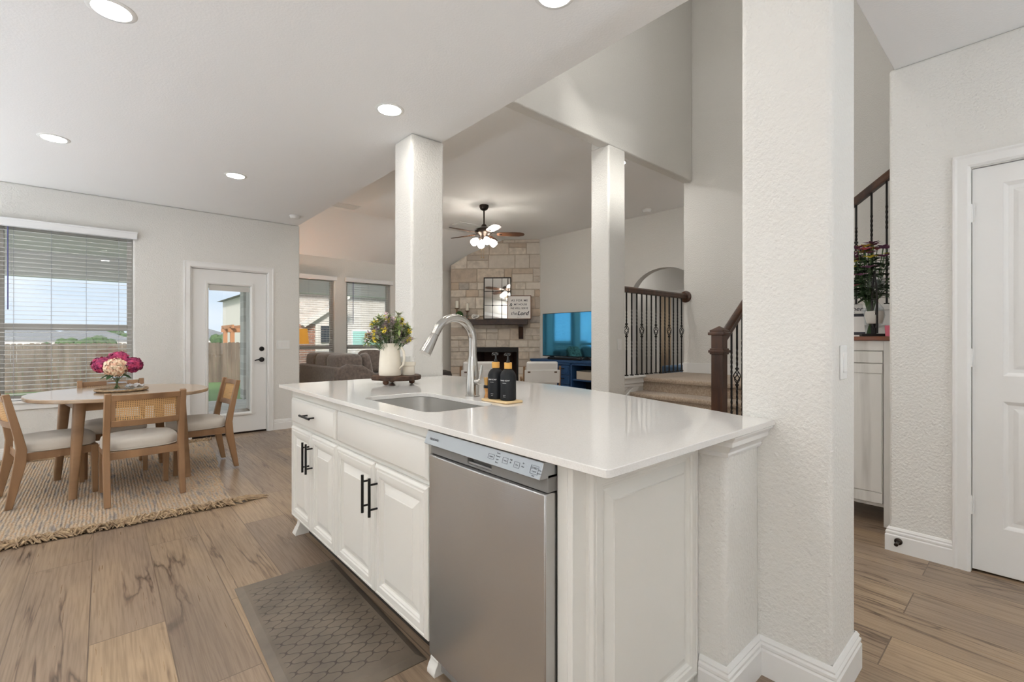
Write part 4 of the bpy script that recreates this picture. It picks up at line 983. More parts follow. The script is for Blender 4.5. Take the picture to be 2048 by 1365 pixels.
def chair():
    """faces local +y"""
    t = thing('dining_chair', 'x', 'chair', (0, 0, RUGZ), 0, 'cane back chairs around the round table')
    W = .22
    def rear(s):                       # bent rear leg and back post, cut from a plank
        pr = [(-.275, 0), (-.238, 0), (-.170, .30), (-.165, .40), (-.185, .50), (-.252, .800), (-.288, .795), (-.232, .50), (-.222, .42), (-.228, .33)]
        m = MB(); m.prism([(y, z) for y, z in pr], s * W - .019, s * W + .019, 'x'); return m
    for s in (-1, 1): rear(s).build('rear_leg', 'wood_chair', t, bevel=.004, seg=2)
    for s in (-1, 1):
        m = MB(); x = s * .200; m.add([(x - .016, .19, 0), (x + .016, .19, 0), (x + .016, .222, 0), (x - .016, .222, 0), (x - .021, .178, .37), (x + .021, .178, .37), (x + .021, .222, .37), (x - .021, .222, .37)],
                                      [(0, 3, 2, 1), (4, 5, 6, 7), (0, 1, 5, 4), (1, 2, 6, 5), (2, 3, 7, 6), (3, 0, 4, 7)]); m.build('front_leg', 'wood_chair', t, bevel=.004)
    m = MB().box(-.2, .2, .205, .225, .315, .37); m.box(-W + .015, W - .015, -.20, -.18, .315, .37); m.box(-W + .004, -W + .024, -.19, .21, .315, .37); m.box(W - .024, W - .004, -.19, .21, .315, .37)
    m.build('seat_frame', 'wood_chair', t, bevel=.002)
    c = MB(); ex = 3.2; n = 44; rows = [(.97, .370), (1.0, .376), (1.012, .395), (1.01, .42), (.985, .441), (.93, .452), (.7, .462), (.3, .467)]
    sg = lambda x: math.copysign(1, x)
    for s, z in rows:
        for k in range(n):
            a = 2 * pi * k / n; x = sg(cos(a)) * abs(cos(a)) ** (2 / ex) * .226 * s; y = sg(sin(a)) * abs(sin(a)) ** (2 / ex) * .215 * s + .018
            if y < -.15: x = max(-.198, min(.198, x))
            c.v.append((x, y, z))
    c.f = [(i * n + k, i * n + (k + 1) % n, (i + 1) * n + (k + 1) % n, (i + 1) * n + k) for i in range(len(rows) - 1) for k in range(n)] + [tuple(range(n))[::-1], tuple((len(rows) - 1) * n + k for k in range(n))]
    seat = c.build('seat', 'linen', t, ang=70)
    pp = MB(); lp = c.v[n:2 * n]; pp.tube([(x * 1.004, y * 1.004, .378) for x, y, z in lp] + [lp[0][:2] + (.378,)], .0032, 5); pp.build('piping', 'linen', seat)
    # curved back: rails and cane follow a shallow arc leaning with the posts
    def bk(x, z, o=0): return (x, -.212 - (z - .5) * .215 - .028 * (1 - (x / W) ** 2) + o, z)
    def rail(z0, z1, nm):
        r = MB(); N_ = 14
        for i in range(N_ + 1):
            x = -W + .02 + (2 * W - .04) * i / N_
            r.v += [bk(x, z0, -.012), bk(x, z0, .010), bk(x, z1, .010), bk(x, z1, -.012)]
        for i in range(N_):
            for k in range(4): r.f.append((i * 4 + k, i * 4 + (k + 1) % 4, i * 4 + 4 + (k + 1) % 4, i * 4 + 4 + k))
        r.f += [(0, 1, 2, 3), (N_ * 4, N_ * 4 + 3, N_ * 4 + 2, N_ * 4 + 1)]
        return r
    r = rail(.745, .785, ''); r.build('top_rail', 'wood_chair', t, bevel=.003); rail(.555, .600, '').build('lower_rail', 'wood_chair', t, bevel=.003)
    e = MB()
    for s in (-1, 1):
        x = s * (W - .03); e.add([bk(x - .012, .595, -.008), bk(x + .012, .595, -.008), bk(x + .012, .75, -.008), bk(x - .012, .75, -.008), bk(x - .012, .595, .008), bk(x + .012, .595, .008), bk(x + .012, .75, .008), bk(x - .012, .75, .008)], [(0, 3, 2, 1), (4, 5, 6, 7), (0, 1, 5, 4), (1, 2, 6, 5), (2, 3, 7, 6), (3, 0, 4, 7)])
    e.build('back_stile', 'wood_chair', t, bevel=.002)
    q = MB(); x0, x1, z0, z1 = -W + .04, W - .04, .60, .745; p = .0125; w = .0031
    nx = int((x1 - x0) / p); nz = int((z1 - z0) / p)
    for i in range(nx + 1):
        x = x0 + (x1 - x0) * i / nx
        q.add([bk(x - w, z0, 0), bk(x + w, z0, 0), bk(x + w, z1, 0), bk(x - w, z1, 0), bk(x - w, z0, .002), bk(x + w, z0, .002), bk(x + w, z1, .002), bk(x - w, z1, .002)], [(3, 2, 1, 0), (4, 5, 6, 7), (0, 1, 5, 4), (1, 2, 6, 5), (2, 3, 7, 6), (3, 0, 4, 7)])
    for j in range(nz + 1):
        z = z0 + (z1 - z0) * j / nz
        for i in range(12):
            a, b = x0 + (x1 - x0) * i / 12, x0 + (x1 - x0) * (i + 1) / 12
            q.add([bk(a, z - w, .0018), bk(b, z - w, .0018), bk(b, z + w, .0018), bk(a, z + w, .0018), bk(a, z - w, -.0018), bk(b, z - w, -.0018), bk(b, z + w, -.0018), bk(a, z + w, -.0018)], [(0, 1, 2, 3), (7, 6, 5, 4), (1, 0, 4, 5), (3, 2, 6, 7)])
    for sgn in ():
        for k in range(-nz, nx + 1, 2):
            pts = []
            for s in range(0, nz + 1):
                i = k + s if sgn > 0 else k + nz - s
                if 0 <= i <= nx: pts.append(bk(x0 + (x1 - x0) * i / nx, z0 + (z1 - z0) * s / nz, -.003))
            if len(pts) > 1: q.tube(pts, .0016, 4)
    q.build('cane_panel', 'cane', t)
    return t
ch = chair()
ch.location = (.215, 4.592, RUGZ); ch.rotation_euler = (0, 0, R(6)); ch['label'] = 'cane back chair with its back to the kitchen, nearest the camera'
dup(ch, (-.29, 4.985, RUGZ), R(-77.5), 'cane back chair under the window edge of the table, cut by the picture edge')
dup(ch, (.075, 5.52, RUGZ), R(183), 'cane back chair on the window side, seen over the table behind the flowers')
dup(ch, (.66, 5.145, RUGZ), R(94), 'cane back chair in profile in front of the patio door')
TZ = RUGZ + .742
t = thing('woven_tray', 'round woven tray under the glass vase on the table', 'tray', (.12, 5.12, TZ))
m = MB()
for k, r in enumerate((.172, .160, .148)): m.tube([(r * cos(a), r * sin(a), .010 + (.006 if k == 0 else 0) + .002 * sin(a * 40 + k)) for a in [2 * pi * i / 96 for i in range(97)]], .0078, 6, caps=False)
m.build('rim', 'rope', t); m = MB().lathe([(0, .002), (.15, .002), (.15, .010), (0, .010)], n=40); m.build('base', 'rope', t)
VX, VY, VZ = .088, 5.105, TZ + .0105
t = thing('glass_vase', 'short clear glass vase of water on the woven tray', 'vase', (VX, VY, VZ))
MB().lathe([(0, .001), (.062, .001), (.066, .006), (.066, .108)], n=40).build('body', 'clear_glass', t)
MB().lathe([(.0635, .062), (.0635, .066), (0, .066)], n=40).build('water', 'clear_glass', t)
t = thing('hydrangea_bouquet', 'peach and magenta hydrangeas standing in the glass vase', 'flowers', (VX, VY, VZ + .01)); rr = random.Random(11)
def mop(name, c, r, m, parent, n=150):
    q = MB(); c = Vector(c)
    for k in range(n):
        z = 1 - 2 * (k + .5) / n; a = k * 2.39996; d = Vector((sqrt(1 - z * z) * cos(a), sqrt(1 - z * z) * sin(a), z)); d = (d + Vector((rr.uniform(-.12, .12), rr.uniform(-.12, .12), rr.uniform(-.12, .12)))).normalized()
        p = c + Vector((d.x * r, d.y * r, d.z * r * .86)) * rr.uniform(.74, 1.06); u = d.cross(Vector((0, 0, 1))); u = u.normalized() if u.length > .01 else Vector((1, 0, 0)); v = d.cross(u)
        a0 = rr.uniform(0, pi)
        for j in range(4):
            an = a0 + j * pi / 2; e = u * cos(an) + v * sin(an); q.leaf(p, e + d * rr.uniform(.1, .9), .023, .021, up=d, bend=.3, n=2)
    return q.build(name, m, parent)
mop('peach_bloom', (-.012, -.035, .185), .080, 'petal_peach', t, 190)
mop('magenta_bloom', (.012, .05, .245), .072, 'petal_magenta', t); mop('magenta_bloom', (-.092, .012, .205), .066, 'petal_magenta', t); mop('magenta_bloom', (.098, -.010, .200), .068, 'petal_magenta', t); mop('magenta_bloom', (.05, .08, .2), .066, 'petal_magenta', t)
m = MB()
for e in ((-.012, -.03, .13), (.012, .04, .17), (-.07, .01, .16), (.07, -.01, .15), (.04, .06, .15)): m.tube([(e[0] * -.25, e[1] * -.25, .003), (e[0] * .2, e[1] * .2, .08), e], .0035, 6)
m.build('stems', 'stem', t)
m = MB()
for a in (200, 235, 320): m.leaf((cos(R(a)) * .05, sin(R(a)) * .05, .125), (cos(R(a)), sin(R(a)), -.3), .075, .045)
m.build('leaves', 'leaf_dark', t)
t = thing('linen_napkin', 'folded white linen beside the vase on the woven tray', 'napkin', (.205, 5.155, TZ + .011), R(30))
m = MB(); rr = random.Random(2); nx, ny = 12, 8
for j in range(ny + 1):
    for i in range(nx + 1): m.v.append(((i / nx - .5) * .11, (j / ny - .5) * .08, .012 + .012 * sin(i * 1.1 + j * .5) * cos(j * .9) + .012))
for j in range(ny):
    for i in range(nx): k = j * (nx + 1) + i; m.f.append((k, k + 1, k + nx + 2, k + nx + 1))
o = m.build('cloth', 'bedding_white', t); q = o.modifiers.new('s', 'SOLIDIFY'); q.thickness = .012
MB().box(-.03, .06, -.035, .045, 0, .012).build('base_fold', 'linen', t, bevel=.004)

# ------------------------------------------------------------------ living room
def puff(mb, x0, x1, y0, y1, z0, z1, e=.35, n=28): return mb.ball(((x0 + x1) / 2, (y0 + y1) / 2, (z0 + z1) / 2), (x1 - x0) / 2, (y1 - y0) / 2, (z1 - z0) / 2, n=n, e=e)
t = thing('sectional_sofa', 'grey-brown chenille sectional sofa along the living room windows, its back this way', 'sofa', (3.6, 8.0, 0)); off = t.location
m = MB().box(2.62, 2.80, 7.02, 8.72, .06, .755); m.box(2.80, 3.62, 7.06, 8.7, .06, .42); m.box(2.80, 4.72, 7.9, 8.72, .06, .42); m.box(2.80, 4.72, 8.55, 8.72, .06, .70); m.build('base', 'sofa', t, off=off, bevel=.03, seg=3)
m = MB(); m.prism([(2.68, .10), (2.68, .74), (2.80, .80), (3.05, .78), (3.30, .62), (3.5, .5), (3.5, .10)], 6.98, 7.16, 'y'); m.build('arm', 'sofa', t, off=off, bevel=.05, seg=4)
for y0, y1 in ((7.05, 7.62), (7.58, 8.15), (8.1, 8.62)):
    m = MB(); puff(m, 2.68, 3.10, y0, y1, .44, .955); m.build('back_cushion', 'sofa', t, off=off)
for x0, x1 in ((3.15, 3.93), (3.91, 4.70)):
    m = MB(); puff(m, x0, x1, 8.3, 8.68, .42, .90); m.build('back_cushion', 'sofa', t, off=off)
for x0, x1, y0, y1 in ((2.85, 3.64, 7.1, 7.9), (2.85, 3.64, 7.86, 8.45), (3.6, 4.16, 7.86, 8.45), (4.13, 4.70, 7.86, 8.45)):
    m = MB(); puff(m, x0, x1, y0, y1, .40, .56, .25); m.build('seat_cushion', 'sofa', t, off=off)
m = MB(); puff(m, 4.70, 4.94, 7.85, 8.72, .06, .66, .3); m.build('arm', 'sofa', t, off=off)
def pillow(label, loc, rz, m_, w=.48, h=.44, tilt=20):
    o = thing('throw_pillow', label, 'pillow', (loc[0], loc[1], loc[2] + .005), rz, 'sofa pillows'); q = MB(); q.M = Matrix.Rotation(R(-tilt), 4, 'X'); q.ball((0, 0, h / 2), w / 2, .085, h / 2, n=24, e=.55); q.build('cover', m_, o)
pillow('swirl patterned tan throw pillow on the sofa behind the flower jug', (4.27, 8.17, .56), R(2), 'pattern_pillow')
pillow('plain brown throw pillow on the sofa next to the swirl patterned one', (3.72, 8.15, .56), R(-8), 'sofa')
pillow('plain brown throw pillow at the near end of the sofa', (3.3, 7.35, .56), R(70), 'sofa', .5, .40, 12)
t = thing('floor_lamp', 'lamp with a glowing mustard drum shade in the sofa corner by the wall end', 'lamp', (2.44, 8.36, 0))
MB().lathe([(.12, 0), (.12, .015), (.02, .03), (.012, .04), (.012, 1.12)], n=20).build('stand', 'bronze', t)
MB().lathe([(.222, 1.105), (.224, 1.108), (.198, 1.362), (.196, 1.362), (.22, 1.108)], n=36).build('lamp_shade', 'lamp_shade', t); MB().ball((0, 0, 1.20), .042, n=16).build('bulb', 'bulb', t)

# corner fireplace: local a along the wall (from the window end to the TV end), b up, c out into the room
FA = Vector((1, -1, 0)).normalized(); FC = Vector((-1, -1, 0)).normalized(); FO = Vector((5.80, 8.64, 0)); FL = 1.995
FM = frame(FO, FA, (0, 0, 1), FC)
def fp(name, label, cat, a, z, c=0, rz=0):
    p = FO + FA * a + Vector((0, 0, z)) + FC * c; t = thing(name, label, cat, p, R(-45) + rz); return t       # local x along the wall, -y into the room
def fireplace():
    t = thing('stone_fireplace', 'corner fireplace of pale rough limestone rising to the sloped ceiling', 'fireplace', FO); off = FO
    ztop = lambda a: min(LC, 2.80 + (a / .92) * (LC - 2.80))
    F0, F1, FZ = .535, 1.487, 1.0
    rr = random.Random(21); blocks = []; z = 0.0
    def row(z0, z1, a0, a1):
        a = a0
        while a < a1 - .02:
            w = rr.choice((.18, .26, .34, .44, .56)) * rr.uniform(.85, 1.1)
            if a1 - a - w < .13: w = a1 - a
            if z1 - z0 > .2 and rr.random() < .45:
                s = z0 + (z1 - z0) * rr.choice((.36, .42, .6)); b = a
                blocks.append((a, a + w, z0, s) if rr.random() < .6 or w < .3 else (a, a + w * .45, z0, s)); 
                if blocks[-1][1] < a + w - .01: blocks.append((blocks[-1][1], a + w, z0, s))
                blocks.append((a, a + w, s, z1))
            else: blocks.append((a, a + w, z0, z1))
            a += w
    while z < LC:
        h = rr.choice((.16, .26, .30)); z1 = min(z + h, LC)
        if z < FZ < z1 + .08: z1 = FZ
        if z1 <= FZ + 1e-6: row(z, z1, 0, F0); row(z, z1, F1, FL)
        else: row(z, z1, 0, FL)
        z = z1
    m = MB(); m.M = FM; g = .006
    for a0, a1, z0, z1 in blocks:
        c = .5 * (a0 + a1); k = rr.random(); d = rr.uniform(.088, .104); tone = (k, rr.choice((.3, .5, .8, 1.0)))
        t0, t1 = ztop(a0), ztop(a1)
        if z0 > min(t0, t1) - .02: continue
        A, B = a0 + g, a1 - g; q = [(A, z0 + g), (B, z0 + g), (B, min(z1 - g, ztop(B))), (A, min(z1 - g, ztop(A)))]; r = .007
        ins = [(A + r, z0 + g + r), (B - r, z0 + g + r), (B - r, min(z1 - g, ztop(B)) - r), (A + r, min(z1 - g, ztop(A)) - r)]
        m.add([(x, y, .0) for x, y in q] + [(x, y, d - .008) for x, y in q] + [(x, y, d) for x, y in ins],
              [(i, (i + 1) % 4, 4 + (i + 1) % 4, 4 + i) for i in range(4)] + [(4 + i, 4 + (i + 1) % 4, 8 + (i + 1) % 4, 8 + i) for i in range(4)] + [(8, 9, 10, 11)], tone)
    m.build('stonework', 'limestone', t, off=off, ang=25)
    b = MB(); b.M = FM
    b.add([(0, 0, .08), (F0, 0, .08), (F0, FZ, .08), (F1, FZ, .08), (F1, 0, .08), (FL, 0, .08), (FL, LC, .08), (.92, LC, .08), (0, 2.80, .08)], [(0, 1, 2, 8), (2, 3, 6, 7, 8), (3, 4, 5, 6)])
    b.add([(0, 0, -.3), (0, 0, .08), (0, 2.8, .08), (0, 2.8, -.3), (FL, 0, -.3), (FL, 0, .08), (FL, LC, .08), (FL, LC, -.3)], [(0, 1, 2, 3), (4, 7, 6, 5)])
    b.build('mortar_bed', 'mortar', t, off=off, flatshade=True)
    f = MB(); f.M = FM; w = .035
    f.box(F0, F0 + w, .0, FZ, .04, .10); f.box(F1 - w, F1, .0, FZ, .04, .10); f.box(F0 + w, F1 - w, FZ - .1, FZ, .04, .10); f.build('firebox_surround', 'black_metal', t, off=off)
    f = MB(); f.M = FM; f.add([(F0, 0, .08), (F0 + .15, 0, -.4), (F1 - .15, 0, -.4), (F1, 0, .08), (F0, FZ, .08), (F0 + .15, FZ, -.4), (F1 - .15, FZ, -.4), (F1, FZ, .08)], [(0, 1, 5, 4), (1, 2, 6, 5), (2, 3, 7, 6), (0, 3, 2, 1), (4, 5, 6, 7)]); f.build('firebox', 'fire_brick', t, off=off, flatshade=True)
    k = MB(); k.M = FM; rr2 = random.Random(4)
    for i in range(5): k.tube([(F0 + .25, .1 + .07 * (i % 2), -.05 - .05 * i), (F1 - .25, .12 + .06 * (i // 2), -.08 - .04 * i)], .045, 8)
    k.build('log', 'bark', t, off=off)
fireplace()
def mantel():
    t = fp('wood_mantel', 'dark stained timber mantel shelf on two corbels across the stone fireplace', 'mantel shelf', FL / 2, 1.49, .10)
    MB().box(-.70, .70, -.20, .0, 0, .115).build('shelf', 'walnut', t, bevel=.006)
    for x in (-.55, .55):
        m = MB().box(x - .05, x + .05, -.15, 0, -.04, 0); m.prism([(0, -.30), (-.03, -.30), (-.04, -.26), (-.11, -.10), (-.14, -.04), (0, -.04)], x - .05, x + .05, 'x'); m.build('corbel', 'walnut', t, bevel=.003)
mantel()
MZ = 1.605; CF = .105
t = fp('window_mirror', 'tall black framed mirror with window panes leaning on the stone above the mantel', 'mirror', 1.035, MZ + .001, CF)
m = MB(); W_, H_ = .60, .92; m.M = frame((-W_ / 2, -.075, 0), (1, 0, 0), (0, .07, 1), (0, -1, 0.07))
m.grid([0, .022, W_ - .022, W_], [0, .022, H_ - .022, H_], lambda a, b: a < .022 or a > W_ - .022 or b < .022 or b > H_ - .022, -.02, .008, 'z')
for k in (1, 2): m.box(W_ * k / 3 - .006, W_ * k / 3 + .006, .02, H_ - .02, .0, .005); m.box(.02, W_ - .02, H_ * k / 3 - .006, H_ * k / 3 + .006, .0, .005)
for i in (1, 2):
    for j in (1, 2): m.box(W_ * i / 3 - .014, W_ * i / 3 + .014, H_ * j / 3 - .014, H_ * j / 3 + .014, 0, .0065)
m.build('frame', 'iron', t)
m = MB(); m.M = frame((-W_ / 2, -.075, 0), (1, 0, 0), (0, .07, 1), (0, -1, 0.07)); m.box(.02, W_ - .02, .02, H_ - .02, -.006, -.001); m.build('glass', 'mirror', t)
def verse():
    t = fp('verse_sign', 'square white framed verse sign leaning in front of the window mirror', 'sign', 1.515, MZ + .001, CF + .12)
    W_ = .515; M = frame((-W_ / 2, -.03, 0), (1, 0, 0), (0, .12, 1), (0, -1, 0.12))
    m = MB(); m.M = M; m.grid([0, .016, W_ - .016, W_], [0, .016, W_ - .016, W_], lambda a, b: a < .016 or a > W_ - .016 or b < .016 or b > W_ - .016, -.02, .012, 'z'); m.build('frame', 'sign_frame', t, bevel=.002)
    m = MB(); m.M = M; m.box(.012, W_ - .012, .012, W_ - .012, -.012, .002); f = m.build('panel', 'sign_face', t)
    def T(s, x, y, size, sh=0, bo=0, al='CENTER', sp=1): text(s, size, 'print_dark', 'lettering', f, M @ Matrix.Translation((x, y, .003)), .0005, al, sh, bo, space=sp)
    T('AS FOR ME', W_ / 2 + .005, .405, .062, sp=1.22, bo=.0008); T('&', .075, .315, .10, .2, .001); T('MY HOUSE', .285, .318, .053, sp=1.1, bo=.0008); T('WE WILL SERVE', W_ / 2, .235, .053, bo=.0008, sp=1.02)
    T('the', .145, .125, .105, .25, 0); T('Lord', .335, .125, .12, .28, .0035); T('Joshua 24:15', W_ / 2, .045, .018)
verse()
def candlestick(label, a, h):
    t = fp('candle_holder', label, 'candle holder', a, MZ, CF + .09)
    MB().lathe([(.045, 0), (.045, .012), (.03, .02), (.018, .05), (.026, .08), (.016, .11), (.02, h - .05), (.014, h - .03), (.05, h - .008), (.052, h), (0, h)], n=24).build('holder', 'verdigris', t)
    c = thing('pillar_candle', label.replace('turned candle holder', 'cream pillar candle on a turned holder'), 'candle', t.matrix_basis @ Vector((0, 0, h)), 0)
    MB().lathe([(.034, 0), (.034, .155), (.028, .158), (0, .156)], n=24).build('wax', 'candle', c); MB().tube([(0, 0, .155), (.002, 0, .172)], .002, 5).build('wick', 'black_matte', c)
candlestick('taller turned candle holder on the mantel, at its window end', .16, .25)
candlestick('shorter turned candle holder on the mantel, beside the white knot', .385, .195)
t = fp('moss_ball', 'round green moss ball on the mantel at the foot of the taller candle', 'decorative ball', .225, MZ + .001, CF + .155)
m = MB(); rr = random.Random(8)
m.ball((0, 0, .092), .086, n=20)
for k in range(420):
    z = 1 - 2 * (k + .5) / 420; a = k * 2.39996; d = Vector((sqrt(1 - z * z) * cos(a), sqrt(1 - z * z) * sin(a), z))
    if z > -.9: m.leaf(Vector((0, 0, .094)) + d * .082, d + Vector((rr.uniform(-.7, .7), rr.uniform(-.7, .7), rr.uniform(-.7, .7))), .02, .012, n=1)
m.build('moss', 'green_ball', t)
t = fp('wooden_knot', 'white chain knot ornament on the mantel beside the mirror', 'ornament', .565, MZ, CF + .1)
for k, (rx, ry, c) in enumerate(((0, 0, -.03), (60, 30, .0), (-55, -20, .035))):
    m = MB(); m.M = Matrix.Translation((c, 0, .062)) @ Matrix.Rotation(R(90 + rx), 4, 'X') @ Matrix.Rotation(R(ry), 4, 'Y'); m.tube([(.042 * cos(a), .042 * sin(a), 0) for a in [2 * pi * i / 28 for i in range(29)]], .0175, 10, caps=False); m.build('link', 'knot_white', t)
t = thing('wicker_ottoman', 'dark round wicker drum on the floor at the window end of the fireplace', 'ottoman', (4.77, 7.48, 0))
MB().lathe([(0, .0), (.20, .0), (.24, .15), (.24, .45), (.20, .57), (.1, .6), (0, .6)], n=28).build('body', 'basket_dark' if 'basket_dark' in MAT else 'navy_dark', t)

# television, console
t = thing('television', 'large flat television with a blue reflective screen on the navy console', 'television', (6.86, 6.15, .79))
MB().box(0, .035, -.70, .70, .045, .918).build('casing', 'black_plastic', t, bevel=.004)
MB().box(-.003, .002, -.69, .69, .06, .908).build('screen', 'tv_screen', t)
for y in (-.45, .45): MB().prism([(-.12, 0), (.14, 0), (.03, .06), (.0, .06)], y - .012, y + .012, 'y').build('foot', 'black_plastic', t)
def console():
    y0, y1, x0, x1 = 5.25, 6.99, 6.66, 7.10
    t = thing('media_console', 'navy blue media console with drawers and an open shelf under the television', 'console', ((x0 + x1) / 2, (y0 + y1) / 2, 0)); off = t.location
    B = [y0 + .04, 5.87, 5.91, 6.40, 6.44, y1 - .04]
    m = MB().box(x0 - .015, x1, y0 - .015, y1 + .015, .735, .78); m.build('top', 'navy', t, off=off, bevel=.004)
    m = MB()
    for a, b in ((y0, y0 + .04), (5.87, 5.91), (6.40, 6.44), (y1 - .04, y1)): m.box(x0, x1, a, b, .06, .735)
    m.box(x0, x1, y0, y1, .06, .11); m.box(x0, x1, y0, y1, .69, .735); m.box(x1 - .02, x1, y0, y1, .06, .735); m.build('carcass', 'navy', t, off=off, bevel=.003)
    for y in (y0 + .05, y1 - .05):
        for x in (x0 + .04, x1 - .04): MB().box(x - .03, x + .03, y - .03, y + .03, 0, .07).build('foot', 'navy', t, off=off)
    for z0, z1 in ((.50, .68), (.315, .49), (.12, .305)):
        for a, b in ((5.93, 6.385), (6.455, y1 - .05)):
            d = MB().box(x0 - .002, x0 + .02, a, b, z0, z1).box(x0 - .012, x0, a + .03, b - .03, z0 + .03, z1 - .03).build('drawer', 'navy', t, off=off, bevel=.004)
            h = MB(); yc = (a + b) / 2; h.tube([(x0 - .04, yc - .12, z1 - .06), (x0 - .04, yc + .12, z1 - .06)], .008, 8)
            for e in (-.1, .1): h.tube([(x0 - .04, yc + e, z1 - .06), (x0 - .005, yc + e, z1 - .06)], .006, 6)
            h.build('handle', 'black_metal', d, off=off)
    MB().box(x0 + .02, x1 - .03, y0 + .04, 5.87, .40, .425).build('shelf', 'navy', t, off=off)
    MB().box(x1 - .03, x1 - .021, y0 + .04, 5.87, .11, .69).build('back_panel', 'navy_dark', t, off=off)
console()
t = thing('storage_basket', 'pale canvas basket on the open shelf of the navy console', 'basket', (6.86, 5.60, .426))
m = MB(); m.box(-.15, .15, -.2, -.188, 0, .16); m.box(-.15, .15, .188, .2, 0, .16); m.box(-.15, -.138, -.188, .188, 0, .15); m.box(.138, .15, -.188, .188, 0, .16); m.box(-.138, .138, -.188, .188, 0, .01); m.build('body', 'basket', t, bevel=.004)
t = thing('soundbar', 'slim black soundbar in front of the television feet', 'soundbar', (6.70, 6.1, .781))
MB().box(-.035, .035, -.42, .42, 0, .05).build('body', 'black_plastic', t, bevel=.01)

# sling chairs
def sling(label, loc, rz):
    t = thing('sling_chair', label, 'armchair', loc, rz, 'white sling chairs by the fireplace')   # faces local +y
    m = MB()
    for s in (-1, 1):
        m.tube([(s * .27, -.36, 0), (s * .27, -.27, .42), (s * .27, -.34, .78)], .017, 8); m.tube([(s * .27, .32, 0), (s * .27, .26, .56)], .017, 8)
        m.tube([(s * .27, .30, .56), (s * .27, -.30, .58)], [.018, .022], 8)
    m.tube([(-.27, .26, .36), (.27, .26, .36)], .014, 8); m.tube([(-.27, -.275, .40), (.27, -.275, .40)], .014, 8)
    m.build('frame', 'wood_chair', t)
    m = MB(); m.box(-.24, .24, -.26, .28, .36, .42); m.build('seat', 'white_leather', t, bevel=.02, seg=3)
    m = MB(); m.M = Matrix.Translation((0, -.26, .40)) @ Matrix.Rotation(R(12), 4, 'X'); m.box(-.235, .235, -.03, .04, 0, .46); m.build('backrest', 'white_leather', t, bevel=.03, seg=3)
    m = MB(); m.M = Matrix.Translation((0, -.26, .40)) @ Matrix.Rotation(R(12), 4, 'X'); m.box(-.265, .265, -.045, -.030, .14, .34); m.build('back_band', 'white_leather', t, bevel=.004)
    for s in (-1, 1):
        m = MB(); m.M = Matrix.Translation((0, -.26, .40)) @ Matrix.Rotation(R(12), 4, 'X'); m.box(s * .2 - .02, s * .2 + .02, -.05, -.045, .30, .32); m.build('strap', 'brown_leather', t)
    return t
t = sling('white leather sling chair with wooden arms in front of the navy console', (5.16, 5.22, 0), R(-38))
dup(t, (4.42, 5.85, 0), R(-34), 'white leather sling chair in front of the fireplace, behind the faucet')

# ceiling fan
def fan():
    fx, fy = 4.63, 5.96
    t = thing('ceiling_fan', 'bronze ceiling fan with brown blades and lit glass shades before the fireplace', 'ceiling fan', (fx, fy, LC), 0)
    MB().lathe([(.075, 0), (.075, -.03), (.055, -.07), (.02, -.085), (0, -.085)], n=24).build('canopy', 'bronze', t)
    MB().tube([(0, 0, -.08), (0, 0, -.33)], .013, 10).build('downrod', 'bronze', t)
    MB().lathe([(.02, -.30), (.045, -.33), (.05, -.35), (.11, -.365), (.145, -.39), (.15, -.42), (.13, -.455), (.09, -.48), (.075, -.50), (.07, -.53), (.03, -.56), (0, -.57)], n=32).build('motor', 'bronze', t)
    yaw = -R(41.285)                                    # blade angles counted from the camera's right-hand direction
    for k in range(5):
        a = R(5) + 2 * pi * k / 5 + yaw
        M = Matrix.Rotation(a, 4, 'Z') @ Matrix.Translation((0, 0, -.46)) @ Matrix.Rotation(R(-11), 4, 'X')
        m = MB(); m.M = M; m.prism([(.21, -.045), (.27, -.062), (.45, -.075), (.58, -.072), (.645, -.045), (.66, 0), (.645, .045), (.58, .072), (.45, .075), (.27, .062), (.21, .045)], -.004, .004); b = m.build('blade', 'fan_blade', t)
        m = MB(); m.M = M; m.box(.10, .30, -.016, .016, .004, .010); m.tube([(.27, 0, .008), (.27, 0, -.01)], .022, 10); m.build('blade_bracket', 'bronze', b)
    for k in range(4):
        a = R(20) + pi / 2 * k + yaw; d = Vector((cos(a), sin(a), 0)); s = Vector((0, 0, -.545)) + d * .06; ax = (d * .75 + Vector((0, 0, -.66))).normalized()
        arm = MB().tube([Vector((0, 0, -.53)), s + d * .02, s + d * .035 + ax * .02], .012, 8).build('light_arm', 'bronze', t)
        p = s + d * .035; MB().tube([p + ax * q for q in (.01, .03, .07, .11, .135)], [.024, .038, .055, .058, .045], 16).build('glass_shade', 'fan_glass', arm)
    for e in (.02, -.03):
        MB().tube([(e, .03, -.56), (e, .03, -.83)], .0015, 4).tube([(e, .03, -.83), (e, .03, -.85)], .005, 6).build('pull_chain', 'brass', t)
fan()

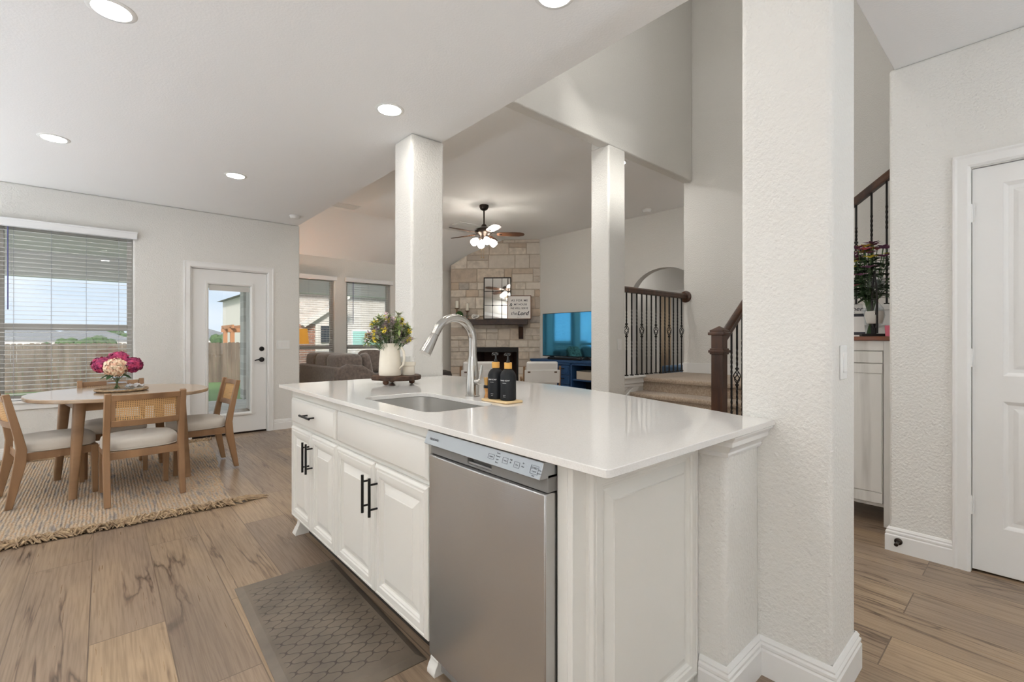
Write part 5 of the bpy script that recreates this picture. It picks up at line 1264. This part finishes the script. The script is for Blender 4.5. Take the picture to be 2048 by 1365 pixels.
# ------------------------------------------------------------------ staircase
NX, LZ, RS, TR = 4.62, .76, .152, .25         # landing nosing x, landing height, riser, tread
t = thing('carpeted_staircase', 'beige carpeted stairs and landing past the island', 'stairs', (4.6, 2.4, 0)); off = t.location
m = MB(); pr = [(NX - 4 * TR, 0)]
for k in range(5):
    x = NX - (4 - k) * TR; z = RS * (k + 1); pr += [(x + .0, z - .05), (x - .03, z - .045), (x - .038, z - .022), (x - .028, z - .004), (x - .01, z)]
    if k < 4: pr += [(x + TR, z)]
pr += [(5.65, LZ), (5.65, 0)]
m.prism(pr, 1.75, 3.0, 'y'); m.box(4.62, 5.65, 2.999, 3.12, 0, LZ); m.build('flight', 'carpet', t, off=off, ang=50)
m = MB(); m.box(4.66, 5.65, 1.0, 1.75, 0, LZ - .001)
for k in range(9):
    y = 1.55 - k * .25; m.box(4.66, 5.65, y - .25, y, LZ - .01, LZ + .17 * (k + 1)); m.box(4.66, 5.65, y - .24, y + .02, LZ + .17 * (k + 1) - .04, LZ + .17 * (k + 1) + .001)
m.build('upper_flight', 'carpet', t, off=off)
m = MB(); m.box(4.58, 4.66, .58, 1.75, 0, 1.42); m.build('side_wall', 'wall_paint', t, off=off)
m = MB().box(4.56, 4.68, .58, 1.78, 1.42, 1.465); m.box(4.565, 4.58, .58, 1.76, 1.30, 1.42); m.build('side_cap', 'trim_white', t, off=off, bevel=.004)
m = MB(); m.prism([(3.4, 0), (3.4, .06), (4.5, .755), (4.62, .755), (4.62, 0)], 3.0, 3.02, 'y'); m.build('skirt_wall', 'wall_paint', t, off=off)
m = MB().box(4.205, 4.62, 2.955, 3.09, LZ + .0, LZ + .022); m.box(4.205, 4.60, 2.972, 3.0, LZ - .06, LZ); m.box(4.205, 4.60, 2.982, 3.0, LZ - .10, LZ - .06); m.build('rail_base', 'trim_white', t, off=off, bevel=.005)
m = MB(); m.prism([(3.5, .02), (3.5, .08), (4.56, .755), (4.60, .735), (4.60, .70)], 2.985, 2.999, 'y'); m.build('skirt_trim', 'trim_white', t, off=off)

def baluster(mb, x, y, z0, z1, kind, w=.0075):
    """square bar: plain with two twists, or one basket knuckle"""
    def seg(a, b, twist=0, n=1):
        for i in range(n):
            za, zb = a + (b - a) * i / n, a + (b - a) * (i + 1) / n; ta, tb = pi / 4 + twist * i / n, pi / 4 + twist * (i + 1) / n; r = w * 1.2
            mb.add([(x + r * cos(ta + k * pi / 2), y + r * sin(ta + k * pi / 2), za) for k in range(4)] + [(x + r * cos(tb + k * pi / 2), y + r * sin(tb + k * pi / 2), zb) for k in range(4)], [(k, (k + 1) % 4, 4 + (k + 1) % 4, 4 + k) for k in range(4)])
    H = z1 - z0; mb.box(x - w * 2.2, x + w * 2.2, y - w * 2.2, y + w * 2.2, z0, z0 + .012)
    if kind:
        c = z0 + H * .545; seg(z0, c - .30 * H * .8); seg(c - .24 * H, c - .075, 2 * pi * 1.0, 12); seg(c - .075, c - .055); seg(c + .055, c + .075); seg(c + .075, c + .24 * H, 2 * pi, 12); seg(c + .24 * H, z1)
        for k in range(4):
            mb.tube([(x + .027 * sin(pi * i / 8) * cos(k * pi / 2 + i * .39), y + .027 * sin(pi * i / 8) * sin(k * pi / 2 + i * .39), c - .058 + .116 * i / 8) for i in range(9)], .0042, 5)
        mb.box(x - .011, x + .011, y - .011, y + .011, c - .075, c - .06); mb.box(x - .011, x + .011, y - .011, y + .011, c + .06, c + .075)
    else:
        seg(z0, z0 + H * .22); seg(z0 + H * .22, z0 + H * .42, 2 * pi * 1.2, 14); seg(z0 + H * .42, z0 + H * .6); seg(z0 + H * .6, z0 + H * .8, 2 * pi * 1.2, 14); seg(z0 + H * .8, z1)
t = thing('landing_railing', 'iron balustrade with dark wood handrail between the column and the stair wall', 'railing', (4.95, 3.035, LZ)); off = t.location
m = MB(); HP = [(-.03, 0), (-.034, .012), (-.030, .03), (-.034, .045), (-.022, .06), (0, .066), (.022, .06), (.034, .045), (.030, .03), (.034, .012), (.03, 0)]
m.prism([(3.035 + a, 1.708 + b) for a, b in HP], 4.215, 5.64, 'x'); m.build('handrail', 'dark_oak', t, off=off, ang=30)
m = MB().lathe([(.075, 0), (.075, -.012), (.06, -.024), (.0, -.026)], (5.65, 3.035, 1.735), 28, 'x'); m.build('rosette', 'dark_oak', t, off=off)
bx = [1249, 1258.3, 1269, 1278.3, 1288, 1297, 1306, 1314.5, 1322.5, 1331.3, 1339.5, 1348, 1356, 1364, 1372.5]
for i in range(14):
    x = 4.25 + (5.60 - 4.25) * (i / 13.6); m = MB(); baluster(m, x, 3.035, LZ + .022, 1.712, i % 3 == 1); m.build('baluster', 'iron', t, off=off)

# newel and rising handrail of the lower flight
XN, YN = 3.67, 1.69
t = thing('stair_railing', 'dark oak newel post and sloping handrail with iron balusters beside the nearest column', 'railing', (XN, YN, 0)); off = t.location
m = MB(); w = .045; m.box(XN - w, XN + w, YN - w, YN + w, 0, 1.24); m.build('newel_post', 'dark_oak', t, off=off, bevel=.003)
m = MB().box(XN - .062, XN + .062, YN - .062, YN + .062, 1.085, 1.107).box(XN - .054, XN + .054, YN - .054, YN + .054, 1.072, 1.120); m.build('newel_collar', 'dark_oak', t, off=off, bevel=.004)
m = MB()
for z, ww, h in ((1.225, .064, .022), (1.243, .054, .022)): m.box(XN - ww, XN + ww, YN - ww, YN + ww, z, z + h)
q = .05; m.add([(XN - q, YN - q, 1.265), (XN + q, YN - q, 1.265), (XN + q, YN + q, 1.265), (XN - q, YN + q, 1.265), (XN, YN, 1.298)], [(0, 1, 4), (1, 2, 4), (2, 3, 4), (3, 0, 4), (3, 2, 1, 0)]); m.build('newel_cap', 'dark_oak', t, off=off, bevel=.004)
sl = .70; ex = 4.62
m = MB(); vs = []
for x, z in ((XN + .03, 1.150), (ex, 1.150 + sl * (ex - XN - .03))): vs += [(x, YN + a, z + b * 1.15) for a, b in HP]
n = len(HP); m.add(vs, [tuple(range(n)), tuple(n + i for i in range(n))[::-1]] + [(i, (i + 1) % n, n + (i + 1) % n, n + i) for i in range(n)]); m.build('handrail', 'dark_oak', t, off=off, ang=30)
for i in range(8):
    x = XN + .115 + i * .105; zb = RS * (math.floor((x - (NX - 4 * TR)) / TR) + 1); m = MB(); baluster(m, x, YN, max(.0, zb) - .002 if x < NX else LZ, 1.15 + sl * (x - XN - .03), i % 3 == 2); m.build('baluster', 'iron', t, off=off)
m = MB(); m.prism([(3.55, 0), (3.55, .05), (3.70, .16), (4.60, .76), (4.66, .76), (4.66, 0)], YN - .03, 1.749, 'y'); m.build('stringer', 'wall_paint', t, off=off)
# upper railing seen past the nearest column
t = thing('upper_railing', 'rising dark oak handrail with iron balusters behind the whitewashed cabinet', 'railing', (4.62, 1.0, 1.465)); off = t.location
m = MB(); vs = []
for y, z in ((1.60, 1.84), (.585, 2.60)): vs += [(4.62 + a, y, z + b * 1.15) for a, b in HP]
m.add(vs, [tuple(range(n)), tuple(n + i for i in range(n))[::-1]] + [(i, (i + 1) % n, n + (i + 1) % n, n + i) for i in range(n)]); m.build('handrail', 'dark_oak', t, off=off, ang=30)
for i, y in enumerate((1.30, 1.15, 1.003, .902, .806, .70)): m = MB(); baluster(m, 4.62, y, 1.465, 1.84 + (1.60 - y) * .749, i in (2, 5)); m.build('baluster', 'iron', t, off=off)

# whitewashed cabinet in the hall and what stands on it
t = thing('whitewashed_cabinet', 'tall whitewashed cabinet with a brown top past the hall corner', 'cabinet', (3.95, 1.05, 0)); off = t.location
x0, x1, y0, y1 = 3.72, 4.18, .615, 1.24
m = MB().box(x0 + .02, x1, y0 + .0, y1, .12, 1.185); m.build('body', 'washed_wood', t, off=off)
for y in (y0, y1 - .05):
    for x in (x0, x1 - .05): MB().box(x, x + .05, y, y + .05, 0, 1.185).build('post', 'washed_wood', t, off=off, bevel=.003)
MB().box(x0 - .02, x1 + .02, y0 - .02, y1 + .02, 1.185, 1.212).build('top', 'brown_top', t, off=off, bevel=.004)
MB().box(x0, x0 + .02, y0 + .05, y1 - .05, 1.12, 1.185).build('rail', 'washed_wood', t, off=off, bevel=.002)
for a, b in ((y0 + .055, y1 - .055),):
    MB().box(x0 + .002, x0 + .02, a, b, 1.04, 1.115).build('drawer', 'washed_wood', t, off=off, bevel=.003)
    d = MB().box(x0 + .002, x0 + .02, a, b, .145, 1.035)
    for k in range(3): d.box(x0 - .004, x0 + .002, a + (b - a) * k / 3 + .004, a + (b - a) * (k + 1) / 3 - .004, .215, .97)
    d.box(x0 - .006, x0 + .002, a, b, .145, .21); d.box(x0 - .006, x0 + .002, a, b, .975, 1.035); d.build('door', 'washed_wood', t, off=off, bevel=.002)
CZ = 1.2125
t = thing('together_sign', 'small white plank sign with black stripes leaning on the whitewashed cabinet', 'sign', (3.95, .895, CZ), R(-68))
M = frame((-.09, 0, 0), (1, 0, 0), (0, .35, .94), (0, -.94, .35)); m = MB(); m.M = M; m.box(0, .18, 0, .245, -.012, 0); f = m.build('board', 'sign_face', t, bevel=.001)
for z0, z1 in ((.012, .032), (.150, .172)): m = MB(); m.M = M; m.box(0, .18, z0, z1, 0, .0008); m.build('stripe', 'print_dark', f)
text('Together', .045, 'print_dark', 'lettering', f, M @ Matrix.Translation((.09, .208, .001)), .0003, shear=.3, bold=.0004); text('is our favorite', .014, 'print_dark', 'lettering', f, M @ Matrix.Translation((.09, .185, .001)), .0003)
t = thing('sand_hourglass', 'glass hourglass swinging in a black iron stand on the whitewashed cabinet', 'hourglass', (3.93, .752, CZ), R(20))
MB().box(-.06, .06, -.075, .075, 0, .018).build('base', 'iron', t, bevel=.004); MB().tube([(0, 0, .018), (0, 0, .06)], .012, 10).build('stem', 'iron', t)
g = MB().lathe([(.012, .07), (.045, .085), (.058, .14), (.05, .19), (.02, .235), (.008, .25), (.02, .265), (.05, .31), (.058, .36), (.045, .415), (.012, .43)], n=28).build('glass', 'clear_glass', t)
MB().lathe([(0, .085), (.042, .088), (.054, .14), (.05, .17), (0, .175)], n=24).build('sand', 'sand', g)
m = MB()
for s in (-1, 1): m.tube([(s * .012, 0, .06)] + [(s * .078 * sin(pi * i / 12), 0, .06 + .385 * i / 12) for i in range(1, 12)] + [(s * .012, 0, .445)], .0048, 8)
m.tube([(-.095, 0, .25), (.095, 0, .25)], .005, 8); m.tube([(-.085, 0, .02), (-.09, 0, .25)], .006, 8); m.tube([(.085, 0, .02), (.09, 0, .25)], .006, 8); m.build('bracket', 'iron', t)
t = thing('glass_flower_vase', 'clear glass vase behind the hourglass on the whitewashed cabinet', 'vase', (4.06, .80, CZ))
MB().lathe([(0, .001), (.045, .001), (.05, .01), (.045, .14), (.055, .2)], n=28).build('body', 'clear_glass', t)
t = thing('alstroemeria_bouquet', 'leafy bunch of purple, pink and yellow lilies above the hourglass', 'flowers', (4.06, .80, CZ + .02)); rr = random.Random(17)
st, lf = MB(), MB()
for k in range(38):
    a = rr.uniform(0, 2 * pi); sp = rr.uniform(.15, 1); tip = Vector((cos(a) * sp * .21, sin(a) * sp * .21, .63 - .32 * sp * sp + rr.uniform(-.06, .04))); b = Vector((-cos(a) * .02, -sin(a) * .02, 0)); mid = Vector((cos(a) * .03, sin(a) * .03, .22)); st.tube([b, mid, mid.lerp(tip, .55) + Vector((0, 0, .03)), tip], .0025, 5)
    for j in range(7):
        q = mid.lerp(tip, .15 + .8 * j / 7); an = rr.uniform(0, 2 * pi); lf.leaf(q, (cos(an), sin(an), .25), rr.uniform(.08, .13), .030, bend=.4)
    bl = MB(); c = ('purple', 'purple', 'pink', 'purple', 'yellow')[k % 5]
    for j in range(6): an = j * pi / 3 + k; bl.leaf(tip, (cos(an), sin(an), .7), .055, .026, bend=.4, n=2)
    bl.build(c + '_bloom', 'petal_' + c, t)
st.build('stems', 'stem', t); lf.build('leaves', 'leaf_dark', t)
t = thing('votive_candle', 'small pink glass votive candle at the hall corner end of the cabinet', 'candle', (3.80, .640, CZ))
MB().lathe([(0, 0), (.03, 0), (.034, .07), (.031, .07), (.028, .008), (0, .008)], n=20).build('glass', 'petal_pink', t)

# bedroom past the arch
struct(MB().box(5.634, 5.65, 1.76, 3.07, LZ, LZ + .125).build('baseboard_landing', 'trim_white', bevel=.004))
t = thing('upholstered_bed', 'bed with white bedding and a blue throw seen through the arched opening', 'bed', (10.2, 4.6, 0)); off = t.location
MB().box(9.2, 11.4, 3.9, 5.5, .1, .5).build('base', 'bedding_white', t, off=off, bevel=.04); MB().box(9.2, 10.0, 3.88, 5.52, .2, .60).build('throw', 'bedding_blue', t, off=off, bevel=.04)
MB().box(9.9, 11.35, 3.85, 5.55, .2, .62).build('duvet', 'bedding_white', t, off=off, bevel=.06, seg=3); MB().box(11.4, 11.5, 3.8, 5.6, 0, 1.25).build('headboard', 'art_blue', t, off=off, bevel=.03)
for y in (4.2, 5.0):
    m = MB(); m.M = Matrix.Translation((11.2, y, .62)) @ Matrix.Rotation(R(-20), 4, 'Y'); m.ball((0, 0, .24), .1, .34, .24, n=20, e=.6); m.build('pillow', 'bedding_white', t, off=off)
t = thing('window_curtain', 'tan curtain hanging beside the bedroom window past the arch', 'curtain', (9.35, 6.78, 2.4))
for a0, a1 in ((-.25, .35), (2.0, 2.4)):
    vs = [(a0 + (a1 - a0) * i / 40, .04 * sin(i * .9), z) for z in (-2.35, 0) for i in range(41)]; o = MB().add(vs, [(i, i + 1, 42 + i, 41 + i) for i in range(40)]).build('panel', 'curtain', t, recalc=False); q = o.modifiers.new('s', 'SOLIDIFY'); q.thickness = .01
MB().tube([(-.35, 0, .02), (2.5, 0, .02)], .012, 8).build('rod', 'bronze', t)
t = thing('wall_art', 'blue-grey canvas on the bedroom wall above the headboard', 'picture', (11.985, 4.75, 1.75)); MB().box(-.02, .01, -.5, .5, -.3, .3).build('canvas', 'art_blue', t)

# ------------------------------------------------------------------ outside
struct(MB().box(-7, 7.5, 9.01, 11.0, -.17, -.06).box(-7, 1.83, 6.80, 9.01, -.17, -.06).build('patio_slab', 'concrete'))
m = MB(); m.v = [(-14, 10.9, -.10), (16, 10.9, -.10), (16, 24, -.70), (-14, 24, -.70), (-14, 60, -.9), (30, 60, -.9)]; m.f = [(0, 1, 2, 3), (3, 2, 5, 4)]
struct(m.build('lawn_ground', 'grass', recalc=False))
m = MB().box(-7, 1.835, 6.795, 11.3, 2.62, 2.75).box(1.835, 7.5, 9.005, 11.3, 2.62, 2.75); struct(m.build('porch_ceiling', 'porch_paint'))
struct(MB().box(-7, 7.5, 10.95, 11.25, 2.23, 2.62).build('porch_beam', 'porch_paint'))
m = MB(); m.prism([(8.9, 4.6), (11.5, 2.74), (11.5, 2.80), (8.9, 4.7)], -7, 7.5, 'x'); struct(m.build('porch_roof', 'roof_grey'))
for x in (2.35, -4.0, 7.2):
    struct(MB().box(x - .16, x + .16, 10.93, 11.25, -.06, 2.3).build('porch_column', 'column_stone'))
def fence():
    t = thing('wooden_fence', 'weathered board fence across the back yard behind the lawn', 'fence', (0, 22.9, -.7)); m = MB(); rr = random.Random(9); x = -14
    while x < 4.9:
        w = .138; h = 1.72 + rr.uniform(-.015, .015); o = rr.uniform(-.006, .006)
        m.prism([(x, .0), (x + w, .0), (x + w, h - .03), (x + w - .03, h), (x + .03, h), (x, h - .03)], o, o + .018, 'y'); x += w + .006
    m.build('boards', 'fence_wood', t)
    m = MB()
    for z in (.3, .9, 1.45): m.box(-14, 4.9, .02, .06, z, z + .09)
    m.build('rail', 'fence_wood', t)
    for k in range(8): MB().box(-14 + k * 2.4, -13.9 + k * 2.4, .06, .16, 0, 1.7).build('post', 'fence_wood', t)
fence()
def tree(label, x, y, h, r, seed):
    t = thing('distant_tree', label, 'tree', (x, y, -.9), 0, 'trees beyond the fence'); rr = random.Random(seed); m = MB()
    for k in range(26):
        a = rr.uniform(0, 2 * pi); q = rr.uniform(0, .75) * r; m.ball((q * cos(a), q * sin(a), h - r + rr.uniform(-.6, .5) * r), r * rr.uniform(.28, .48), n=8)
    m.build('crown', 'tree_green', t, ang=10); MB().tube([(0, 0, 0), (0, 0, h - r)], .25, 8).build('trunk', 'bark', t)
for i, (x, y, h, r) in enumerate(((-7.6, 58, 2.6, 1.5), (-4.9, 64, 2.0, 1.2), (-2.8, 62, 2.3, 1.3), (-.4, 60, 2.6, 1.5), (1.2, 92, 4.0, 2.0), (3.9, 62, 2.5, 1.7), (10.3, 62, 2.9, 1.6), (6.3, 58, 3.2, 1.5))):
    tree(['round green tree beyond the fence toward the picture edge', 'low green tree beyond the fence near the window centre', 'small bush-like tree beyond the fence', 'green tree just over the fence past the peach hydrangea', 'taller dark tree farthest beyond the fence', 'wide green tree beyond the fence by the window jamb', 'leafy tree beyond the fence seen in the patio door glass', 'round tree beyond the fence past the dining wall'][i], x, y, h, r, 40 + i)
def house(label, cx, cy, w, d, h, rh, wallm='stucco', name='distant_house', roofm='far_roof'):
    t = thing(name, label, 'house', (cx, cy, -.9)); MB().box(-w / 2, w / 2, -d / 2, d / 2, 0, h).build('wall', wallm, t)
    e = .5; m = MB(); r = max(0, (w - d) / 2)
    m.add([(-w / 2 - e, -d / 2 - e, h), (w / 2 + e, -d / 2 - e, h), (w / 2 + e, d / 2 + e, h), (-w / 2 - e, d / 2 + e, h), (-r, 0, h + rh), (r, 0, h + rh)], [(0, 1, 5, 4), (1, 2, 5), (2, 3, 4, 5), (3, 0, 4), (3, 2, 1, 0)]); m.build('roof', roofm, t, flatshade=True)
    return t
house('low house with a grey roof beyond the fence, above the cane chair', -1.6, 78, 8, 7, 1.9, 1.7); house('low tan roofed house beyond the fence, near the window jamb', 10.5, 84, 10, 9, 2.0, 1.9, 'stucco')
house('long pale house beyond the fence near the picture edge', -8.5, 90, 14, 9, 1.9, 1.6)
t = house('two-storey pale house with a grey hip roof seen through the patio door glass', 14.9, 50.5, 11, 12, 5.9, 2.3, 'stucco', 'neighbor_house', 'roof_grey'); MB().box(-4.0, -3.4, -6.03, -5.98, 3.6, 5.2).build('window', 'dark_glass', t); MB().box(-6.1, 5, -7.6, -6, 2.55, 2.85).build('porch_roof', 'roof_grey', t)
t = thing('cedar_pergola', 'unfinished cedar pergola beyond the fence in the patio door glass', 'pergola', (6.35, 30, -.9))
for x in (-.9, 1.2):
    for y in (0, 2): MB().box(x - .1, x + .1, y - .1, y + .1, 0, 2.75).build('post', 'cedar', t)
m = MB().box(-1.1, 2, -.12, .12, 2.45, 2.65); m.box(-1.1, 2, 1.88, 2.12, 2.45, 2.65); m.box(-1.1, 2, -.05, .05, 1.5, 1.6); m.build('beam', 'cedar', t)
m = MB()
for k in range(6): m.box(-1.0 + k * .55, -.92 + k * .55, -.6, 2.6, 2.65, 2.85)
m.build('rafter', 'cedar', t)
def near_house():
    t = thing('brick_house', 'white brick neighbour house with a gable close outside the living room windows', 'house', (7.5, 17, -.5)); off = Vector((7.5, 17, -.5))
    MB().box(5.1, 13, 17, 25, -.5, 3.0).build('wall', 'white_brick', t, off=off)
    m = MB(); m.add([(4.6, 16.4, 2.95), (13.5, 16.4, 2.95), (13.5, 21, 6.2), (4.6, 21, 6.2), (4.6, 16.4, 3.08), (13.5, 16.4, 3.08), (13.5, 21, 6.35), (4.6, 21, 6.35)], [(0, 3, 2, 1), (4, 5, 6, 7), (0, 1, 5, 4), (1, 2, 6, 5), (2, 3, 7, 6), (3, 0, 4, 7)]); m.build('roof', 'roof_grey', t, off=off, flatshade=True)
    MB().box(3.6, 5.31, 16.0, 17.0, -.5, 1.66).build('gable_wing', 'red_brick', t, off=off)
    m = MB().box(5.31, 6.2, 15.98, 17.0, -.5, 1.66); m.prism([(5.02, 1.66), (6.2, 1.66), (6.2, 2.46)], 15.98, 17.0, 'y'); m.build('gable_siding', 'stucco', t, off=off)
    m = MB(); m.prism([(4.92, 1.56), (6.4, 2.58), (6.4, 2.71), (4.84, 1.63)], 15.75, 15.98, 'y'); m.box(5.31, 5.42, 15.94, 15.98, -.5, 1.66); m.build('gable_trim', 'stucco', t, off=off)
    MB().box(5.49, 5.76, 15.92, 15.98, 1.05, 1.62).build('window', 'dark_glass', t, off=off)
    for x0, x1 in ((6.95, 7.55), (7.62, 8.2)): w = MB().box(x0, x1, 16.95, 17.0, .85, 1.50).build('window', 'blind_white', t, off=off); MB().box(x0 + .04, x1 - .04, 16.93, 16.96, .89, 1.46).build('pane', 'teal_glass', w, off=off)
near_house()
